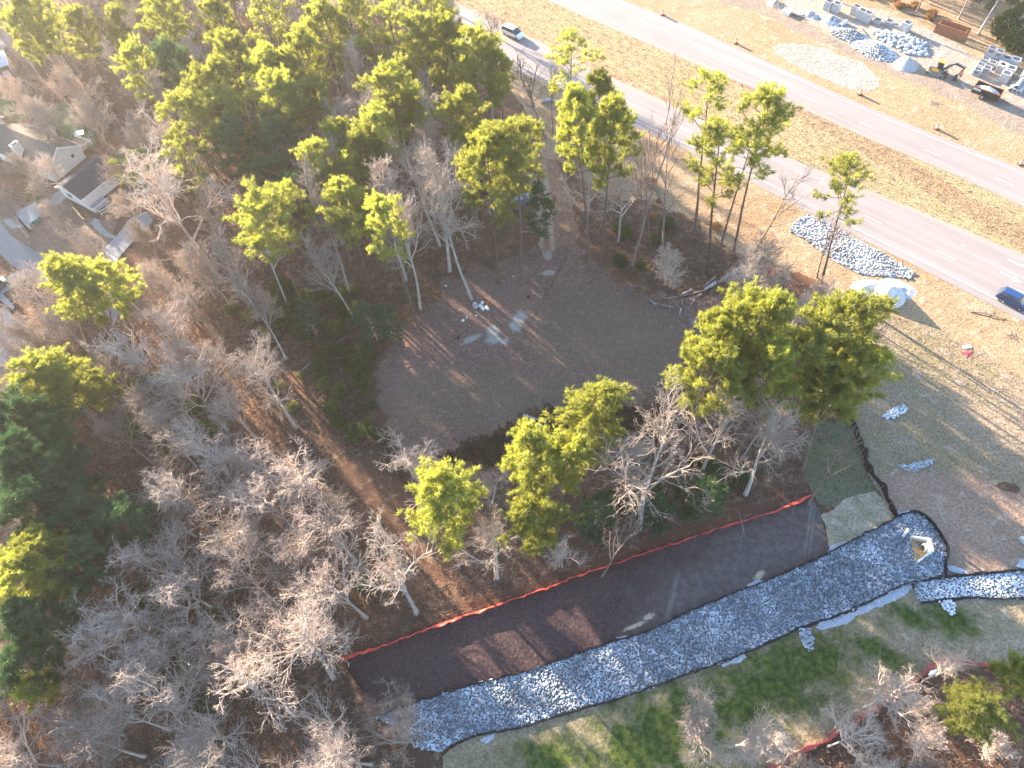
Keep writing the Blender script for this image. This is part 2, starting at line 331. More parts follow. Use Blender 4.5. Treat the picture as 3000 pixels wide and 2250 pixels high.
# dirt shoulder below the near road, and the grassed slope
sheet('dirt_shoulder', PL([(2330, 690), (2480, 760), (2700, 830), (2800, 880), (2900, 930), (3000, 985), (3200, 1090), (3200, 1250), (3000, 1115), (2904, 1060), (2814, 1010), (2746, 965), (2624, 935), (2540, 900), (2440, 860), (2380, 800)]), m_dirt, .9)
sheet('grass_slope', PL([(2430, 860), (2540, 895), (2624, 930), (2746, 958), (2814, 1004), (2904, 1054), (3000, 1109), (3200, 1240), (3200, 1500), (3000, 1440), (2800, 1400), (2620, 1400), (2560, 1440), (2500, 1240), (2470, 1180), (2380, 1000)]), m_slope, 1.3)
sheet('bare_soil', PL([(2545, 1400), (2590, 1385), (2700, 1370), (2850, 1400), (3000, 1440), (3200, 1490), (3200, 1690), (3000, 1678), (2836, 1690), (2766, 1700), (2700, 1690), (2600, 1560), (2610, 1500)]), m_soil, 1.0)
# clearing with its brush edge and the trail
sheet('trail', S([(1138, 345), (1165, 330), (1200, 345), (1225, 385), (1240, 430), (1245, 470), (1250, 520), (1280, 600), (1150, 600), (1165, 500), (1155, 430), (1140, 380)]), m_trail, 1.1)
CLEAR = S([(985, 585), (1060, 575), (1130, 550), (1160, 535), (1200, 545), (1240, 530), (1275, 565), (1330, 600), (1400, 640), (1470, 650), (1560, 640), (1545, 690), (1520, 740), (1480, 800), (1465, 860),
           (1400, 885), (1330, 880), (1240, 885), (1150, 890), (1100, 925), (1040, 950), (985, 975), (960, 985), (900, 985), (850, 955), (822, 890), (812, 830), (830, 770), (855, 720), (900, 690), (940, 650), (950, 610)])
sheet('clearing', CLEAR, m_clear, 2.2, .4)
sheet('brush_edge', S([(955, 990), (1000, 965), (1050, 935), (1110, 912), (1180, 890), (1260, 875), (1340, 872), (1440, 868), (1500, 880), (1480, 930), (1330, 960), (1200, 1000), (1080, 1010), (1000, 1010)]), m_brush, 2.4, .4)
# strip of mulch between the orange fence and the stone channel
UP = [(1100, 2100), (1226, 2054), (1316, 2027), (1393, 2002), (1497, 1981), (1565, 1959), (1633, 1938), (1723, 1907), (1791, 1884), (1859, 1864), (1904, 1848), (2000, 1803), (2054, 1778), (2181, 1726), (2289, 1685), (2384, 1645), (2479, 1595), (2542, 1559), (2624, 1518), (2669, 1502)]
BEND = [(2705, 1514), (2741, 1554), (2764, 1590), (2771, 1613), (2764, 1658), (2768, 1692)]
LOW = [(2768, 1692), (2719, 1699), (2669, 1710), (2597, 1737), (2497, 1789), (2452, 1801), (2393, 1821), (2335, 1844), (2271, 1873), (2190, 1909), (2113, 1943), (2000, 1979), (1904, 2020), (1814, 2045), (1741, 2063), (1678, 2083), (1588, 2110), (1533, 2128), (1475, 2140), (1407, 2151), (1353, 2167), (1316, 2187), (1294, 2205)]
sheet('mulch_strip', PL([(1010, 1925), (1249, 1835), (1520, 1745), (1723, 1672), (2000, 1578), (2158, 1528), (2373, 1448), (2400, 1500), (2440, 1620), (2384, 1650), (2181, 1730), (2000, 1810), (1723, 1915), (1497, 1990), (1226, 2060), (1100, 2110), (1035, 1990)]), m_mulch, .3)
sheet('grass_patch', PL([(2370, 1240), (2495, 1230), (2540, 1390), (2575, 1440), (2600, 1500), (2480, 1500), (2400, 1480), (2350, 1400)]), ground_mat('dark_olive_grass', (.10, .095, .05), (.13, .12, .08), (.07, .075, .03), mid=.7, fine=4, bd=.15), .5)  # grass in a dark olive tone
sheet('straw_matting', PL([(2450, 1480), (2500, 1450), (2560, 1440), (2600, 1480), (2618, 1518), (2540, 1562), (2470, 1600), (2440, 1620), (2405, 1510)]), m_pale, .5)
sheet('seeded_lawn', PL([(1294, 2215), (1353, 2170), (1475, 2143), (1678, 2086), (1814, 2048), (2000, 1982), (2190, 1912), (2335, 1847), (2497, 1792), (2669, 1714), (2696, 1772), (2836, 1754), (3000, 1753), (3250, 1750),
                          (3250, 2000), (3000, 1972), (2904, 1961), (2796, 1941), (2705, 1979), (2583, 2065), (2461, 2151), (2316, 2228), (2200, 2330), (1290, 2380)]), m_lawn, .3)
# ------------------------------------------------------------------ stone channels
def stone_mat(name, a, b, dirt):
    m, t, bs = new_mat(name); p = pos(t)
    v = N(t, 'TexVoronoi'); v.inputs['Scale'].default_value = 2.3; t.links.new(p, v.inputs['Vector'])
    sep = N(t, 'SeparateColor'); t.links.new(v.outputs['Color'], sep.inputs[0])
    c = mixc(t, sep.outputs[0], a, b)
    c = mixc(t, nz(t, p, .17, 4, .44, .6, .65), mixc(t, 1., c, (.5, .54, .56), 'MULTIPLY'), c)
    c = mixc(t, nz(t, p, 2, 4, .62, .75), c, dirt)
    t.links.new(c, bs.inputs['Base Color']); bs.inputs['Roughness'].default_value = .85; bump(t, bs, nz(t, p, 12, 4, 0, 1), .03); return m
m_rip = stone_mat('granite_riprap', (.56, .59, .65), (.24, .265, .30), (.34, .31, .26))
m_rip2 = stone_mat('pale_riprap', (.68, .70, .73), (.48, .50, .54), (.48, .42, .34))
m_bed = ground_mat('channel_bed', (.19, .195, .21), (.14, .145, .155), (.27, .28, .30), mid=1.2, fine=4, bd=.2)
m_fines = ground_mat('grey_gravel', (.40, .41, .44), (.34, .35, .38), (.48, .48, .50), mid=1.2, fine=6, bd=.06)
ICO = None
def stone_protos(n=6):
    import bmesh
    out = []
    for i in range(n):
        bm = bmesh.new(); bmesh.ops.create_icosphere(bm, subdivisions=1, radius=1.)
        for v in bm.verts:
            v.co *= random.uniform(.72, 1.15); v.co.x = max(-.85, min(.85, v.co.x*1.15)); v.co.z = max(-.5, min(.62, v.co.z*.75))
        out.append((np.array([v.co[:] for v in bm.verts]), np.array([[v.index for v in f.verts] for f in bm.faces]))); bm.free()
    return out
SP = stone_protos()
def stones_at(name, items, mat, kind='stuff', label=None, cat=None, parent=None, near=300):
    """items: x, y, z, size. The first `near` become objects of their own under the parent, the rest one mesh"""
    rng = np.random.RandomState(len(items)); V_ = []; F_ = []; off = 0
    pm = [mesh_from('stone', v, f, mat) for v, f in SP] if near else []
    for i, (x, y, z, s) in enumerate(items):
        r = rng.rand(3)*6.28
        if i < near:
            o = link('stone', pm[i % len(pm)], parent); o.location = (x, y, z); o.rotation_euler = (r[0]*.06, r[1]*.06, r[2]); o.scale = (s*rng.uniform(.8, 1.3), s, s*rng.uniform(.7, 1.1)); continue
        v, f = SP[i % len(SP)]; R = np.array(Matrix.Rotation(r[2], 3, 'Z') @ Matrix.Rotation((r[0]-3.1)*.18, 3, 'X') @ Matrix.Rotation((r[1]-3.1)*.18, 3, 'Y'))
        V_.append((v*np.array([s*rng.uniform(.8, 1.35), s, s*rng.uniform(.7, 1.1)]))@R.T+np.array([x, y, z])); F_.append(f+off); off += len(v)
    if V_: return tag(link(name, mesh_from(name, np.concatenate(V_), np.concatenate(F_), mat), parent), label, cat, kind=kind)
def scatter(poly, sp, jit=.45):
    xs = [p[0] for p in poly]; ys = [p[1] for p in poly]; out = []; rr = random.Random(int(abs(xs[0]*100)))
    y = min(ys); row = 0
    while y < max(ys):
        x = min(xs)+(sp/2 if row % 2 else 0)
        while x < max(xs):
            q = (x+rr.uniform(-jit, jit)*sp, y+rr.uniform(-jit, jit)*sp)
            if inside(q, poly): out.append(q)
            x += sp
        y += sp*.87; row += 1
    return out
CH = PL(UP+BEND+LOW+[(1220, 2190), (1150, 2130)])
SIDE = PL([(2678, 1706), (2768, 1697), (2836, 1688), (3000, 1675), (3250, 1655), (3250, 1735), (3000, 1751), (2904, 1754), (2836, 1751), (2741, 1760), (2696, 1769), (2678, 1740)])
def near_first(it): return sorted(it, key=lambda q: -(q[3]/math.dist((q[0], q[1], 0), (0, 0, H))))
def channel(name, poly, sp, smin, smax, mat, near):
    rr = random.Random(5); bed = sheet(name, poly, m_bed)
    it = [(x, y, LAYER[0]+rr.uniform(.02, .14), rr.uniform(smin, smax) if rr.random() < .85 else rr.uniform(smax, smax*1.6)) for x, y in scatter(poly, sp)]
    stones_at('stones', near_first(it), mat, parent=bed, near=near)
channel('stone_channel', CH, .255, .10, .165, m_rip, 300)
channel('side_channel', SIDE, .24, .095, .16, m_rip2, 300)
# black filter fabric standing along the channel rims, and the silt fence
m_fabric = simple('black_fabric', (.012, .012, .014), .7, .2, 8.)
m_stake = simple('wooden_stake', (.30, .22, .14), .8, .2, 4.)
def ribbon(line, h, thick, mat, name, wob=.12, zig=.0, lean=0., stake=2.4, parent=None, topw=.0, seed=1):
    """a strip of cloth or netting standing on edge along a line, sagging between its stakes"""
    L = smooth_line(line, .5); n = len(L); rr = random.Random(seed); nrm = offset(L, 1.)-L; s = np.concatenate([[0], np.cumsum(np.hypot(*np.diff(L, axis=0).T))])
    rows = 4; vs = []; fs = []
    for side in (0, 1):
        for r in range(rows+1):
            f = r/rows
            for i in range(n):
                sag = .5+.5*abs(math.cos(math.pi*s[i]/stake)); hh = h*(.72+.28*sag)*f
                o = nrm[i]*(lean*f*f+wob*mnoise.noise((s[i]*.8, f*1.5, seed))*f+wob*.6*mnoise.noise((s[i]*2.1, f, seed+9))+(thick if side else 0)); vs.append((L[i][0]+o[0], L[i][1]+o[1], hh))
    w_ = (rows+1)*n
    for r in range(rows):
        for i in range(n-1):
            a = r*n+i; fs.append((a, a+1, a+1+n, a+n)); fs.append((w_+a+n, w_+a+n+1, w_+a+1, w_+a))
    for i in range(n-1): a = rows*n+i; fs.append((a, a+1, w_+a+1, w_+a))
    link(name, mesh_from(name, vs, fs, mat), parent)
    me = None; q = 0.
    while q < s[-1]:
        x, y = np.interp(q, s, L[:, 0]), np.interp(q, s, L[:, 1])
        if me is None: me = MB().box((0, 0, h*.55), (.05, .05, h*1.1)).mesh('stake', m_stake)
        o = link('stake', me, parent); o.location = (x, y, 0); o.rotation_euler = (rr.uniform(-.08, .08), rr.uniform(-.08, .08), rr.random()*3); q += stake
def fence(name, line, label, cat, mat, part, **k):
    e = empty(name, (0, 0, 0), 0, label, cat); ribbon(line, mat=mat, name=part, parent=e, **k); return e
G_ = 'black filter fabric strips along the stone channels'
fence('filter_fabric', PL(UP[::2]+[UP[-1]]), 'long black fabric edging between dark mulch strip and stone channel', 'fabric edging', m_fabric, 'fabric', h=.42, thick=.12, wob=.25, stake=3.2, seed=2)
fence('filter_fabric', PL([UP[-1]]+BEND), 'black fabric edging curving round the channel head by the concrete headwall', 'fabric edging', m_fabric, 'fabric', h=.75, thick=.14, wob=.25, stake=2.5, seed=3)
fence('filter_fabric', PL(LOW[3::2]), 'long black fabric edging between stone channel and green lawn', 'fabric edging', m_fabric, 'fabric', h=.36, thick=.12, wob=.25, stake=3.2, seed=4)
fence('filter_fabric', PL([(2600, 1736), (2669, 1709), (2768, 1694), (2836, 1685), (3000, 1672), (3200, 1658)]), 'black fabric edging along the upper rim of the side channel', 'fabric edging', m_fabric, 'fabric', h=.5, thick=.12, wob=.2, stake=3, seed=5)
fence('filter_fabric', PL([(2696, 1770), (2741, 1762), (2836, 1753), (2904, 1757), (3000, 1753), (3200, 1740)]), 'black fabric edging along the lower rim of the side channel', 'fabric edging', m_fabric, 'fabric', h=.36, thick=.12, wob=.2, stake=3, seed=6)
fence('silt_fence', PL([(2480, 1200), (2492, 1230), (2506, 1274), (2524, 1324), (2542, 1378), (2579, 1428), (2610, 1496), (2622, 1520)]), 'black silt fence running down the slope beside the big pines', 'silt fence', m_fabric, 'fabric', h=.85, thick=.16, wob=.4, stake=2.4, lean=.15, seed=7)
fence('silt_fence', PL([(1018, 1945), (1022, 1965), (1038, 1990), (1075, 2030)]), 'short black silt fence closing the left end of the mulch strip', 'silt fence', m_fabric, 'fabric', h=.6, thick=.05, seed=8)
fence('silt_fence', PL([(2960, 1972), (3010, 1975), (3100, 1990)]), 'short black silt fence where the red netting ends at the right frame edge', 'silt fence', m_fabric, 'fabric', h=.6, thick=.06, seed=9)
def netting(name, a, b):
    m, t, bs = new_mat(name); p = pos(t)
    c = mixc(t, nz(t, p, 1.1, 5, .42, .6), a, b); t.links.new(c, bs.inputs['Base Color']); bs.inputs['Roughness'].default_value = .5
    wv = nz(t, mapped(t, p, 0, (1, 1, 1)), 7, 2, .30, .42); bs.inputs['Alpha'].default_value = 1
    t.links.new(mth(t, 'MAXIMUM', wv, .25), bs.inputs['Alpha']); return m
m_net = netting('orange_red_netting', (.62, .05, .035), (.80, .12, .07)); m_net2 = netting('faded_red_netting', (.38, .045, .045), (.5, .07, .06))
fence('safety_fence', PL([(1005, 1930), (1027, 1921), (1136, 1887), (1249, 1844), (1362, 1805), (1452, 1774), (1520, 1751), (1610, 1720), (1655, 1701), (1723, 1677), (1836, 1638), (2000, 1584), (2072, 1559), (2158, 1532), (2267, 1498), (2373, 1452)]),
      'long bright red safety netting between the woods and the mulch strip', 'safety fence', m_net, 'netting', h=.95, thick=.05, wob=.32, stake=2.6, lean=-.35, seed=11)
fence('safety_fence', PL([(2200, 2290), (2316, 2226), (2400, 2186), (2461, 2149), (2540, 2098), (2583, 2065), (2656, 2020), (2705, 1979), (2741, 1954), (2796, 1941), (2859, 1948), (2904, 1961), (2972, 1970)]),
      'dark red sagging safety netting around the bare trees at lower right', 'safety fence', m_net2, 'netting', h=.7, thick=.05, wob=.4, stake=2.6, lean=.25, seed=12)
# grey gravel check patches beside the channel
for i, (pts, lab) in enumerate([
    ([(2588, 1742), (2669, 1712), (2672, 1722), (2640, 1752), (2560, 1785), (2500, 1812), (2480, 1828), (2400, 1845), (2390, 1838), (2400, 1824), (2455, 1806), (2500, 1793)], 'long grey gravel strip along the lower edge of the stone channel'),
    ([(2112, 1950), (2180, 1915), (2187, 1925), (2170, 1940), (2120, 1955)], 'small grey gravel patch between stone channel and dark green grass'),
    ([(2186, 1712), (2222, 1698), (2232, 1708), (2200, 1722), (2188, 1722)], 'small grey gravel patch above the channel edge, at the middle of the mulch strip'),
    ([(2430, 1600), (2478, 1586), (2484, 1592), (2450, 1612), (2424, 1622)], 'grey gravel patch at the mulch strip end beside the channel'),
    ([(1407, 2165), (1452, 2150), (1450, 2164), (1425, 2178), (1409, 2172)], 'grey gravel patch on the bare soil near the channel outlet'),
    ([(1380, 2003), (1410, 1995), (1408, 2004), (1385, 2006)], 'tiny grey gravel patch on the upper rim at the left of the channel'),
    ([(1805, 1868), (1840, 1862), (1830, 1880), (1812, 1880)], 'pale gravel patch touching the mulch strip rim near its pale straw marks'),
    ([(2628, 1500), (2660, 1494), (2668, 1500), (2635, 1512)], 'pale gravel patch at the head of the stone channel'),
    ([(2770, 1654), (2800, 1662), (2845, 1680), (2830, 1686), (2780, 1672)], 'pale gravel patch above the start of the side channel'),
    ([(2985, 1640), (3060, 1620), (3100, 1660), (3000, 1668), (2975, 1660)], 'pale gravel patch at the right frame edge above the side channel')]):
    LAYER[0] += .004; o = sheet('gravel_patch', PL(pts), m_fines, .18, .3, z=LAYER[0], sc_=1.2); tag(o, kind='structure')
# ================================================================== TREE MESHES
def bark(name, a, b, rnd=.25):
    m, t, bs = new_mat(name); p = N(t, 'TexCoord').outputs['Object']; oi = N(t, 'ObjectInfo')
    c = mixc(t, nz(t, mapped(t, p, 0, (3, 3, .6)), 1.5, 4, .35, .65), a, b)
    f = N(t, 'MapRange'); f.inputs[3].default_value = 1-rnd; f.inputs[4].default_value = 1+rnd; t.links.new(oi.outputs['Random'], f.inputs[0])
    mm = N(t, 'VectorMath', operation='SCALE'); t.links.new(c, mm.inputs[0]); t.links.new(f.outputs[0], mm.inputs['Scale'])
    t.links.new(mm.outputs[0], bs.inputs['Base Color']); bs.inputs['Roughness'].default_value = .9; bs.inputs['Specular IOR Level'].default_value = .15
    bump(t, bs, nz(t, mapped(t, p, 0, (6, 6, 1)), 2, 3, 0, 1), .05); return m
m_bpine = bark('pine_bark', (.16, .115, .09), (.10, .075, .065))
m_bgrey = bark('grey_bark', (.44, .39, .35), (.27, .235, .21))
m_btwig = bark('twigs', (.49, .395, .325), (.32, .25, .205), .38)
m_bdark = bark('dark_twigs', (.24, .18, .15), (.15, .11, .09))
def leafmat(name, a, b, trans, rnd=.22, tcol=None, sc_=.9):
    m, t, bs = new_mat(name); p = N(t, 'TexCoord').outputs['Object']; oi = N(t, 'ObjectInfo')
    c = mixc(t, nz(t, p, sc_, 3, .35, .65), a, b)
    f = N(t, 'MapRange'); f.inputs[3].default_value = 1-rnd; f.inputs[4].default_value = 1+rnd; t.links.new(oi.outputs['Random'], f.inputs[0])
    mm = N(t, 'VectorMath', operation='SCALE'); t.links.new(c, mm.inputs[0]); t.links.new(f.outputs[0], mm.inputs['Scale'])
    t.nodes.remove(bs); d = N(t, 'BsdfDiffuse'); tr = N(t, 'BsdfTranslucent'); mx = N(t, 'MixShader'); gl = N(t, 'BsdfGlossy'); m2 = N(t, 'MixShader')
    t.links.new(mm.outputs[0], d.inputs[0]); t2 = N(t, 'VectorMath', operation='MULTIPLY'); t.links.new(mm.outputs[0], t2.inputs[0]); t2.inputs[1].default_value = tcol or (1.5, 1.3, .6)
    t.links.new(t2.outputs[0], tr.inputs[0]); mx.inputs[0].default_value = trans; t.links.new(d.outputs[0], mx.inputs[1]); t.links.new(tr.outputs[0], mx.inputs[2])
    gl.inputs['Roughness'].default_value = .45; gl.inputs[0].default_value = (.6, .6, .5, 1); m2.inputs[0].default_value = .035
    t.links.new(mx.outputs[0], m2.inputs[1]); t.links.new(gl.outputs[0], m2.inputs[2])
    t.links.new(m2.outputs[0], [n for n in t.nodes if n.type == 'OUTPUT_MATERIAL'][0].inputs[0]); return m
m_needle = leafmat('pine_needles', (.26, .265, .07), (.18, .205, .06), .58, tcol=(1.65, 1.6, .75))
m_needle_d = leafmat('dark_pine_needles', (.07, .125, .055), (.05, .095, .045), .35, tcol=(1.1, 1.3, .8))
m_holly = leafmat('evergreen_leaves', (.055, .085, .025), (.09, .11, .03), .25)
m_privet = leafmat('olive_leaves', (.17, .17, .06), (.11, .13, .04), .3)
m_dryleaf = leafmat('dry_leaves', (.36, .20, .09), (.26, .13, .06), .3, tcol=(1.2, 1., .7))
class Wood:
    """gathers tapered limbs as triangles"""
    def __init__(s): s.V = []; s.F = []; s.n = 0
    def limb(s, pts, rad, k):
        pts = np.asarray(pts); m = len(pts); d = np.gradient(pts, axis=0); d /= np.linalg.norm(d, axis=1)[:, None]+1e-9
        ref = np.array([0, 0, 1.]) if abs(d[0][2]) < .8 else np.array([1., 0, 0])
        a = np.cross(d, ref); a /= np.linalg.norm(a, axis=1)[:, None]+1e-9; b = np.cross(d, a); th = np.arange(k)*2*np.pi/k
        ring = pts[:, None]+(a[:, None]*np.cos(th)[None, :, None]+b[:, None]*np.sin(th)[None, :, None])*np.asarray(rad)[:, None, None]
        s.V.append(ring.reshape(-1, 3)); i = np.arange(m-1)[:, None]*k; j = np.arange(k)[None, :]; q = (j+1) % k
        A, B, C, D = i+j, i+q, i+k+q, i+k+j
        s.F.append(np.concatenate([np.stack([A, B, C], -1).reshape(-1, 3), np.stack([A, C, D], -1).reshape(-1, 3)])+s.n); s.n += m*k
    def mesh(s, name, mat, smooth=True): return mesh_from(name, np.concatenate(s.V), np.concatenate(s.F), mat, None, smooth)
def unit(v): return v/(np.linalg.norm(v)+1e-9)
def swerve(rng, p, d, L, n, wig, up):
    pts = [p]; step = L/n
    for i in range(n):
        d = unit(d+rng.normal(0, wig, 3)+np.array([0, 0, up])); p = p+d*step; pts.append(p)
    return np.array(pts)
def side_dir(rng, d, ang):
    a = unit(np.cross(d, rng.normal(0, 1, 3))); return unit(d*math.cos(ang)+a*math.sin(ang))
def bare_tree(seed, Ht, fork=.4, spread=.42, nlimb=9, wig=.16, up=.06, ang=(.5, .95), r0=.22, mult=(7, 5, 4), tw=.016, multi=1, leader=True, droop=0.):
    rng = np.random.RandomState(seed); T = Wood(); C = Wood()
    def grow(W, p, d, L, r, lv):
        n = (5, 4, 3, 2)[lv]; pts = swerve(rng, p, d, L, n, wig*(1+.35*lv), up-droop*lv); rr = np.linspace(r, max(r*.5, tw*.7), n+1); W.limb(pts, rr, (5, 4, 3, 3)[lv])
        if lv >= 3: return
        k = mult[lv]+rng.randint(0, 2)
        for j in range(k):
            f = .25+.75*(j+rng.rand())/k; i = min(int(f*n), n-1); q = pts[i]+(pts[i+1]-pts[i])*(f*n-i); dd = side_dir(rng, unit(pts[i+1]-pts[i]), rng.uniform(.45, .95))
            grow(C, q, dd, L*(.62-.22*f)*rng.uniform(.75, 1.2), max(tw, r*(.58-.22*f)), lv+1)
    for s_ in range(multi):
        d0 = unit(np.array([rng.normal(0, .05+.22*(multi > 1)), rng.normal(0, .05+.22*(multi > 1)), 1.])); hh = Ht*rng.uniform(.85, 1.) if multi > 1 else Ht
        tp = swerve(rng, np.array([rng.normal(0, .15*(multi > 1)), rng.normal(0, .15*(multi > 1)), -.1]), d0, hh*(.93 if leader else .62), 9, .035, .05); n = 9
        T.limb(tp, np.linspace(r0, r0*(.16 if leader else .5), n+1)*np.array([1.35]+[1]*9), 8)
        for j in range(nlimb):
            f = fork+(.98-fork)*(j+rng.rand()*.8)/nlimb; i = min(int(f*n), n-1); q = tp[i]+(tp[i+1]-tp[i])*(f*n-i); t_ = (f-fork)/(1-fork)
            L = Ht*spread*(1-.55*t_)*rng.uniform(.75, 1.2); dd = side_dir(rng, unit(tp[i+1]-tp[i]), rng.uniform(*ang)*(1-.3*t_)); grow(C, q, dd, L, r0*.55*(1-.5*t_)+.02, 0)
    return T, C
def blades(rng, pos_, dirs, n, L, w, spreadv=.9):
    """bursts of n needles or leaves at each position, aimed about its direction"""
    m = len(pos_); P0 = np.repeat(np.array(pos_), n, 0); D = np.repeat(np.array(dirs), n, 0)+rng.normal(0, spreadv, (m*n, 3))
    D /= np.linalg.norm(D, axis=1)[:, None]; S_ = np.cross(D, rng.normal(0, 1, (m*n, 3))); S_ /= np.linalg.norm(S_, axis=1)[:, None]+1e-9
    LL = L*rng.uniform(.7, 1.25, (m*n, 1)); P0 = P0+rng.normal(0, L*.12, P0.shape)
    V_ = np.stack([P0-S_*w*.5, P0+S_*w*.5, P0+D*LL+S_*w*.3, P0+D*LL-S_*w*.3], 1).reshape(-1, 3); i = np.arange(m*n)[:, None]*4
    return V_, np.concatenate([i+np.array([[0, 1, 2]]), i+np.array([[0, 2, 3]])])
def pine(seed, Ht=26., R=4.6, live=.52, nl=36, dens=1., r0=.24, top=.22, tuftL=.42):
    rng = np.random.RandomState(seed); T = Wood(); C = Wood(); tp = swerve(rng, np.array([0, 0, -.1]), np.array([rng.normal(0, .02), rng.normal(0, .02), 1.]), Ht*.97, 12, .014, .03); n = 12
    T.limb(tp, np.linspace(r0, r0*.2, n+1)*np.array([1.3]+[1]*12), 8); pp = []; dd_ = []
    side = rng.rand(8)*.55+.65
    for j in range(nl+7):
        dead = j >= nl
        f = live+(1-live)*((j+rng.rand())/nl)**.92 if not dead else rng.uniform(.34, live)
        f = min(f, .995); i = min(int(f*n), n-1); q = tp[i]+(tp[i+1]-tp[i])*(f*n-i); t_ = (f-live)/(1-live); az = j*2.4+rng.normal(0, .5)
        prof = (1-max(0, (t_-.35)/.65)**1.9*(1-top))*(.62+.38*min(1, t_/.35)) if not dead else .3
        L = R*prof*rng.uniform(.72, 1.12)*side[int(az/6.283*8) % 8]; el = -.05+.75*max(t_, 0)+rng.normal(0, .12)
        d = np.array([math.cos(az)*math.cos(el), math.sin(az)*math.cos(el), math.sin(el)])
        pts = swerve(rng, q, d, L, 5, .1, .07); C.limb(pts, np.linspace(.035+.045*(1-max(t_, 0)), .015, 6), 4)
        if dead: continue
        for b in range(int(10*dens)+2):
            g = .32+.68*rng.rand() if b else 1.; ii = min(int(g*5), 4); s = pts[ii]+(pts[ii+1]-pts[ii])*(g*5-ii); bd = side_dir(rng, unit(pts[ii+1]-pts[ii]), rng.uniform(.2, 1.1)); bd[2] = abs(bd[2])*.6+.12
            bl = rng.uniform(.5, 1.35); bp = swerve(rng, s, unit(bd), bl, 2, .15, .1)
            if b < 6: C.limb(bp, [.022, .016, .012], 3)
            for qf in (.45, .75, 1., 1.):
                k = bp[0]+(bp[2]-bp[0])*qf+rng.normal(0, .13, 3); pp.append(k); dd_.append(unit(bp[2]-bp[0]+np.array([0, 0, .55])))
    V_, F_ = blades(rng, pp, dd_, 15, tuftL, .046, .62)
    return T, C, V_, F_
def bush(seed, R, Hh, n, L, w, cone=False, hollow=.35):
    rng = np.random.RandomState(seed); pp = []; dd = []; lob = rng.normal(0, 1, (7, 3)); lob /= np.linalg.norm(lob, axis=1)[:, None]
    while len(pp) < n:
        d = unit(rng.normal(0, 1, 3)); s = .75+.3*max(lob@d)-.15*max(-(lob@d)); r = s*(hollow+(1-hollow)*rng.rand()**.5)
        p = np.array([d[0]*R*r, d[1]*R*r, Hh*.5+d[2]*Hh*.5*r])
        if cone: h_ = rng.rand()**1.3; a = rng.rand()*6.28; rr = R*(1-h_)*(.5+.5*rng.rand()**.5)*(1+.25*math.sin(a*3+seed)); p = np.array([math.cos(a)*rr, math.sin(a)*rr, h_*Hh+.1]); d = unit(np.array([math.cos(a), math.sin(a), .5]))
        if p[2] > .05: pp.append(p); dd.append(d)
    T = Wood(); 
    for k in range(1 if cone else 5):
        a = rng.rand()*6.28; T.limb(swerve(rng, np.array([0, 0, 0.]), unit(np.array([math.cos(a)*.5*(not cone), math.sin(a)*.5*(not cone), 1])), Hh*.75, 3, .08, .02), [.06, .05, .035, .02], 4)
    return T, blades(rng, pp, dd, 5, L, w, .8)
# protos: (trunk mesh, [(part name, mesh)], height, radius)
KINDS = {}
def reg(kind, Tm, crown, h, r): KINDS.setdefault(kind, []).append((Tm, crown, h, r))
def two(name, C, V_, F_, wood, leaf):
    """crown of twigs and foliage in one mesh with two materials"""
    cv = np.concatenate(C.V); cf = np.concatenate(C.F); me = mesh_from(name, np.concatenate([cv, V_]), np.concatenate([cf, F_+len(cv)]), [wood, leaf])
    me.polygons.foreach_set('material_index', np.concatenate([np.zeros(len(cf), np.int32), np.ones(len(F_), np.int32)])); return me
for i, (Hh, R, lv, nl) in enumerate([(26, 4.6, .60, 46), (26, 4.9, .64, 46), (26, 4.4, .56, 48), (26, 4.5, .66, 42), (26, 5.2, .60, 50), (26, 4.0, .66, 34)]):
    T, C, v, f = pine(100+i, Hh, R, lv, nl, 1.0 if i < 5 else .7)
    reg('pine', T.mesh('trunk', m_bpine), two('crown', C, v, f, m_bpine, m_needle), Hh, R)
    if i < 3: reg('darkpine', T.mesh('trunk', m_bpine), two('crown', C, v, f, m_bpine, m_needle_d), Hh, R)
for i, (R, lv, nl) in enumerate([(3.6, .58, 20), (3.3, .66, 16)]):     # thin see-through pines
    T, C, v, f = pine(130+i, 26, R, lv, nl, .55, tuftL=.45); reg('thinpine', T.mesh('trunk', m_bpine), two('crown', C, v, f, m_bpine, m_needle), 26, R)
for i in range(2):
    T, C, v, f = pine(140+i, 8, 2.0, .12, 26, .6, r0=.08, tuftL=.26, top=.1); reg('youngpine', T.mesh('trunk', m_bgrey), two('crown', C, v, f, m_btwig, m_needle_d), 8, 2.)
for i in range(7):
    T, C = bare_tree(200+i, 20, fork=.38, spread=.40, nlimb=11, wig=.17, r0=.26, mult=(7, 5, 3), tw=.016, droop=.01); reg('oak', T.mesh('trunk', m_bgrey), [C.mesh('crown', m_btwig)][0], 20, 6.5)
for i in range(4):
    T, C = bare_tree(220+i, 24, fork=.42, spread=.24, nlimb=15, wig=.1, up=.11, ang=(.35, .7), r0=.21, mult=(6, 5, 3), tw=.015); reg('poplar', T.mesh('trunk', m_bgrey), C.mesh('crown', m_btwig), 24, 4.)
for i in range(2):
    T, C = bare_tree(240+i, 21, fork=.35, spread=.28, nlimb=8, wig=.08, up=.1, ang=(.4, .8), r0=.16, mult=(4, 3, 2), tw=.014); reg('thinbare', T.mesh('trunk', m_bdark), C.mesh('crown', m_bdark), 21, 3.6)
for i in range(3):
    T, C = bare_tree(260+i, 7, fork=.15, spread=.45, nlimb=9, wig=.13, up=.08, ang=(.3, .7), r0=.06, mult=(5, 4, 3), multi=4, tw=.014); reg('brush', T.mesh('trunk', m_btwig), C.mesh('crown', m_btwig), 7, 3.2)
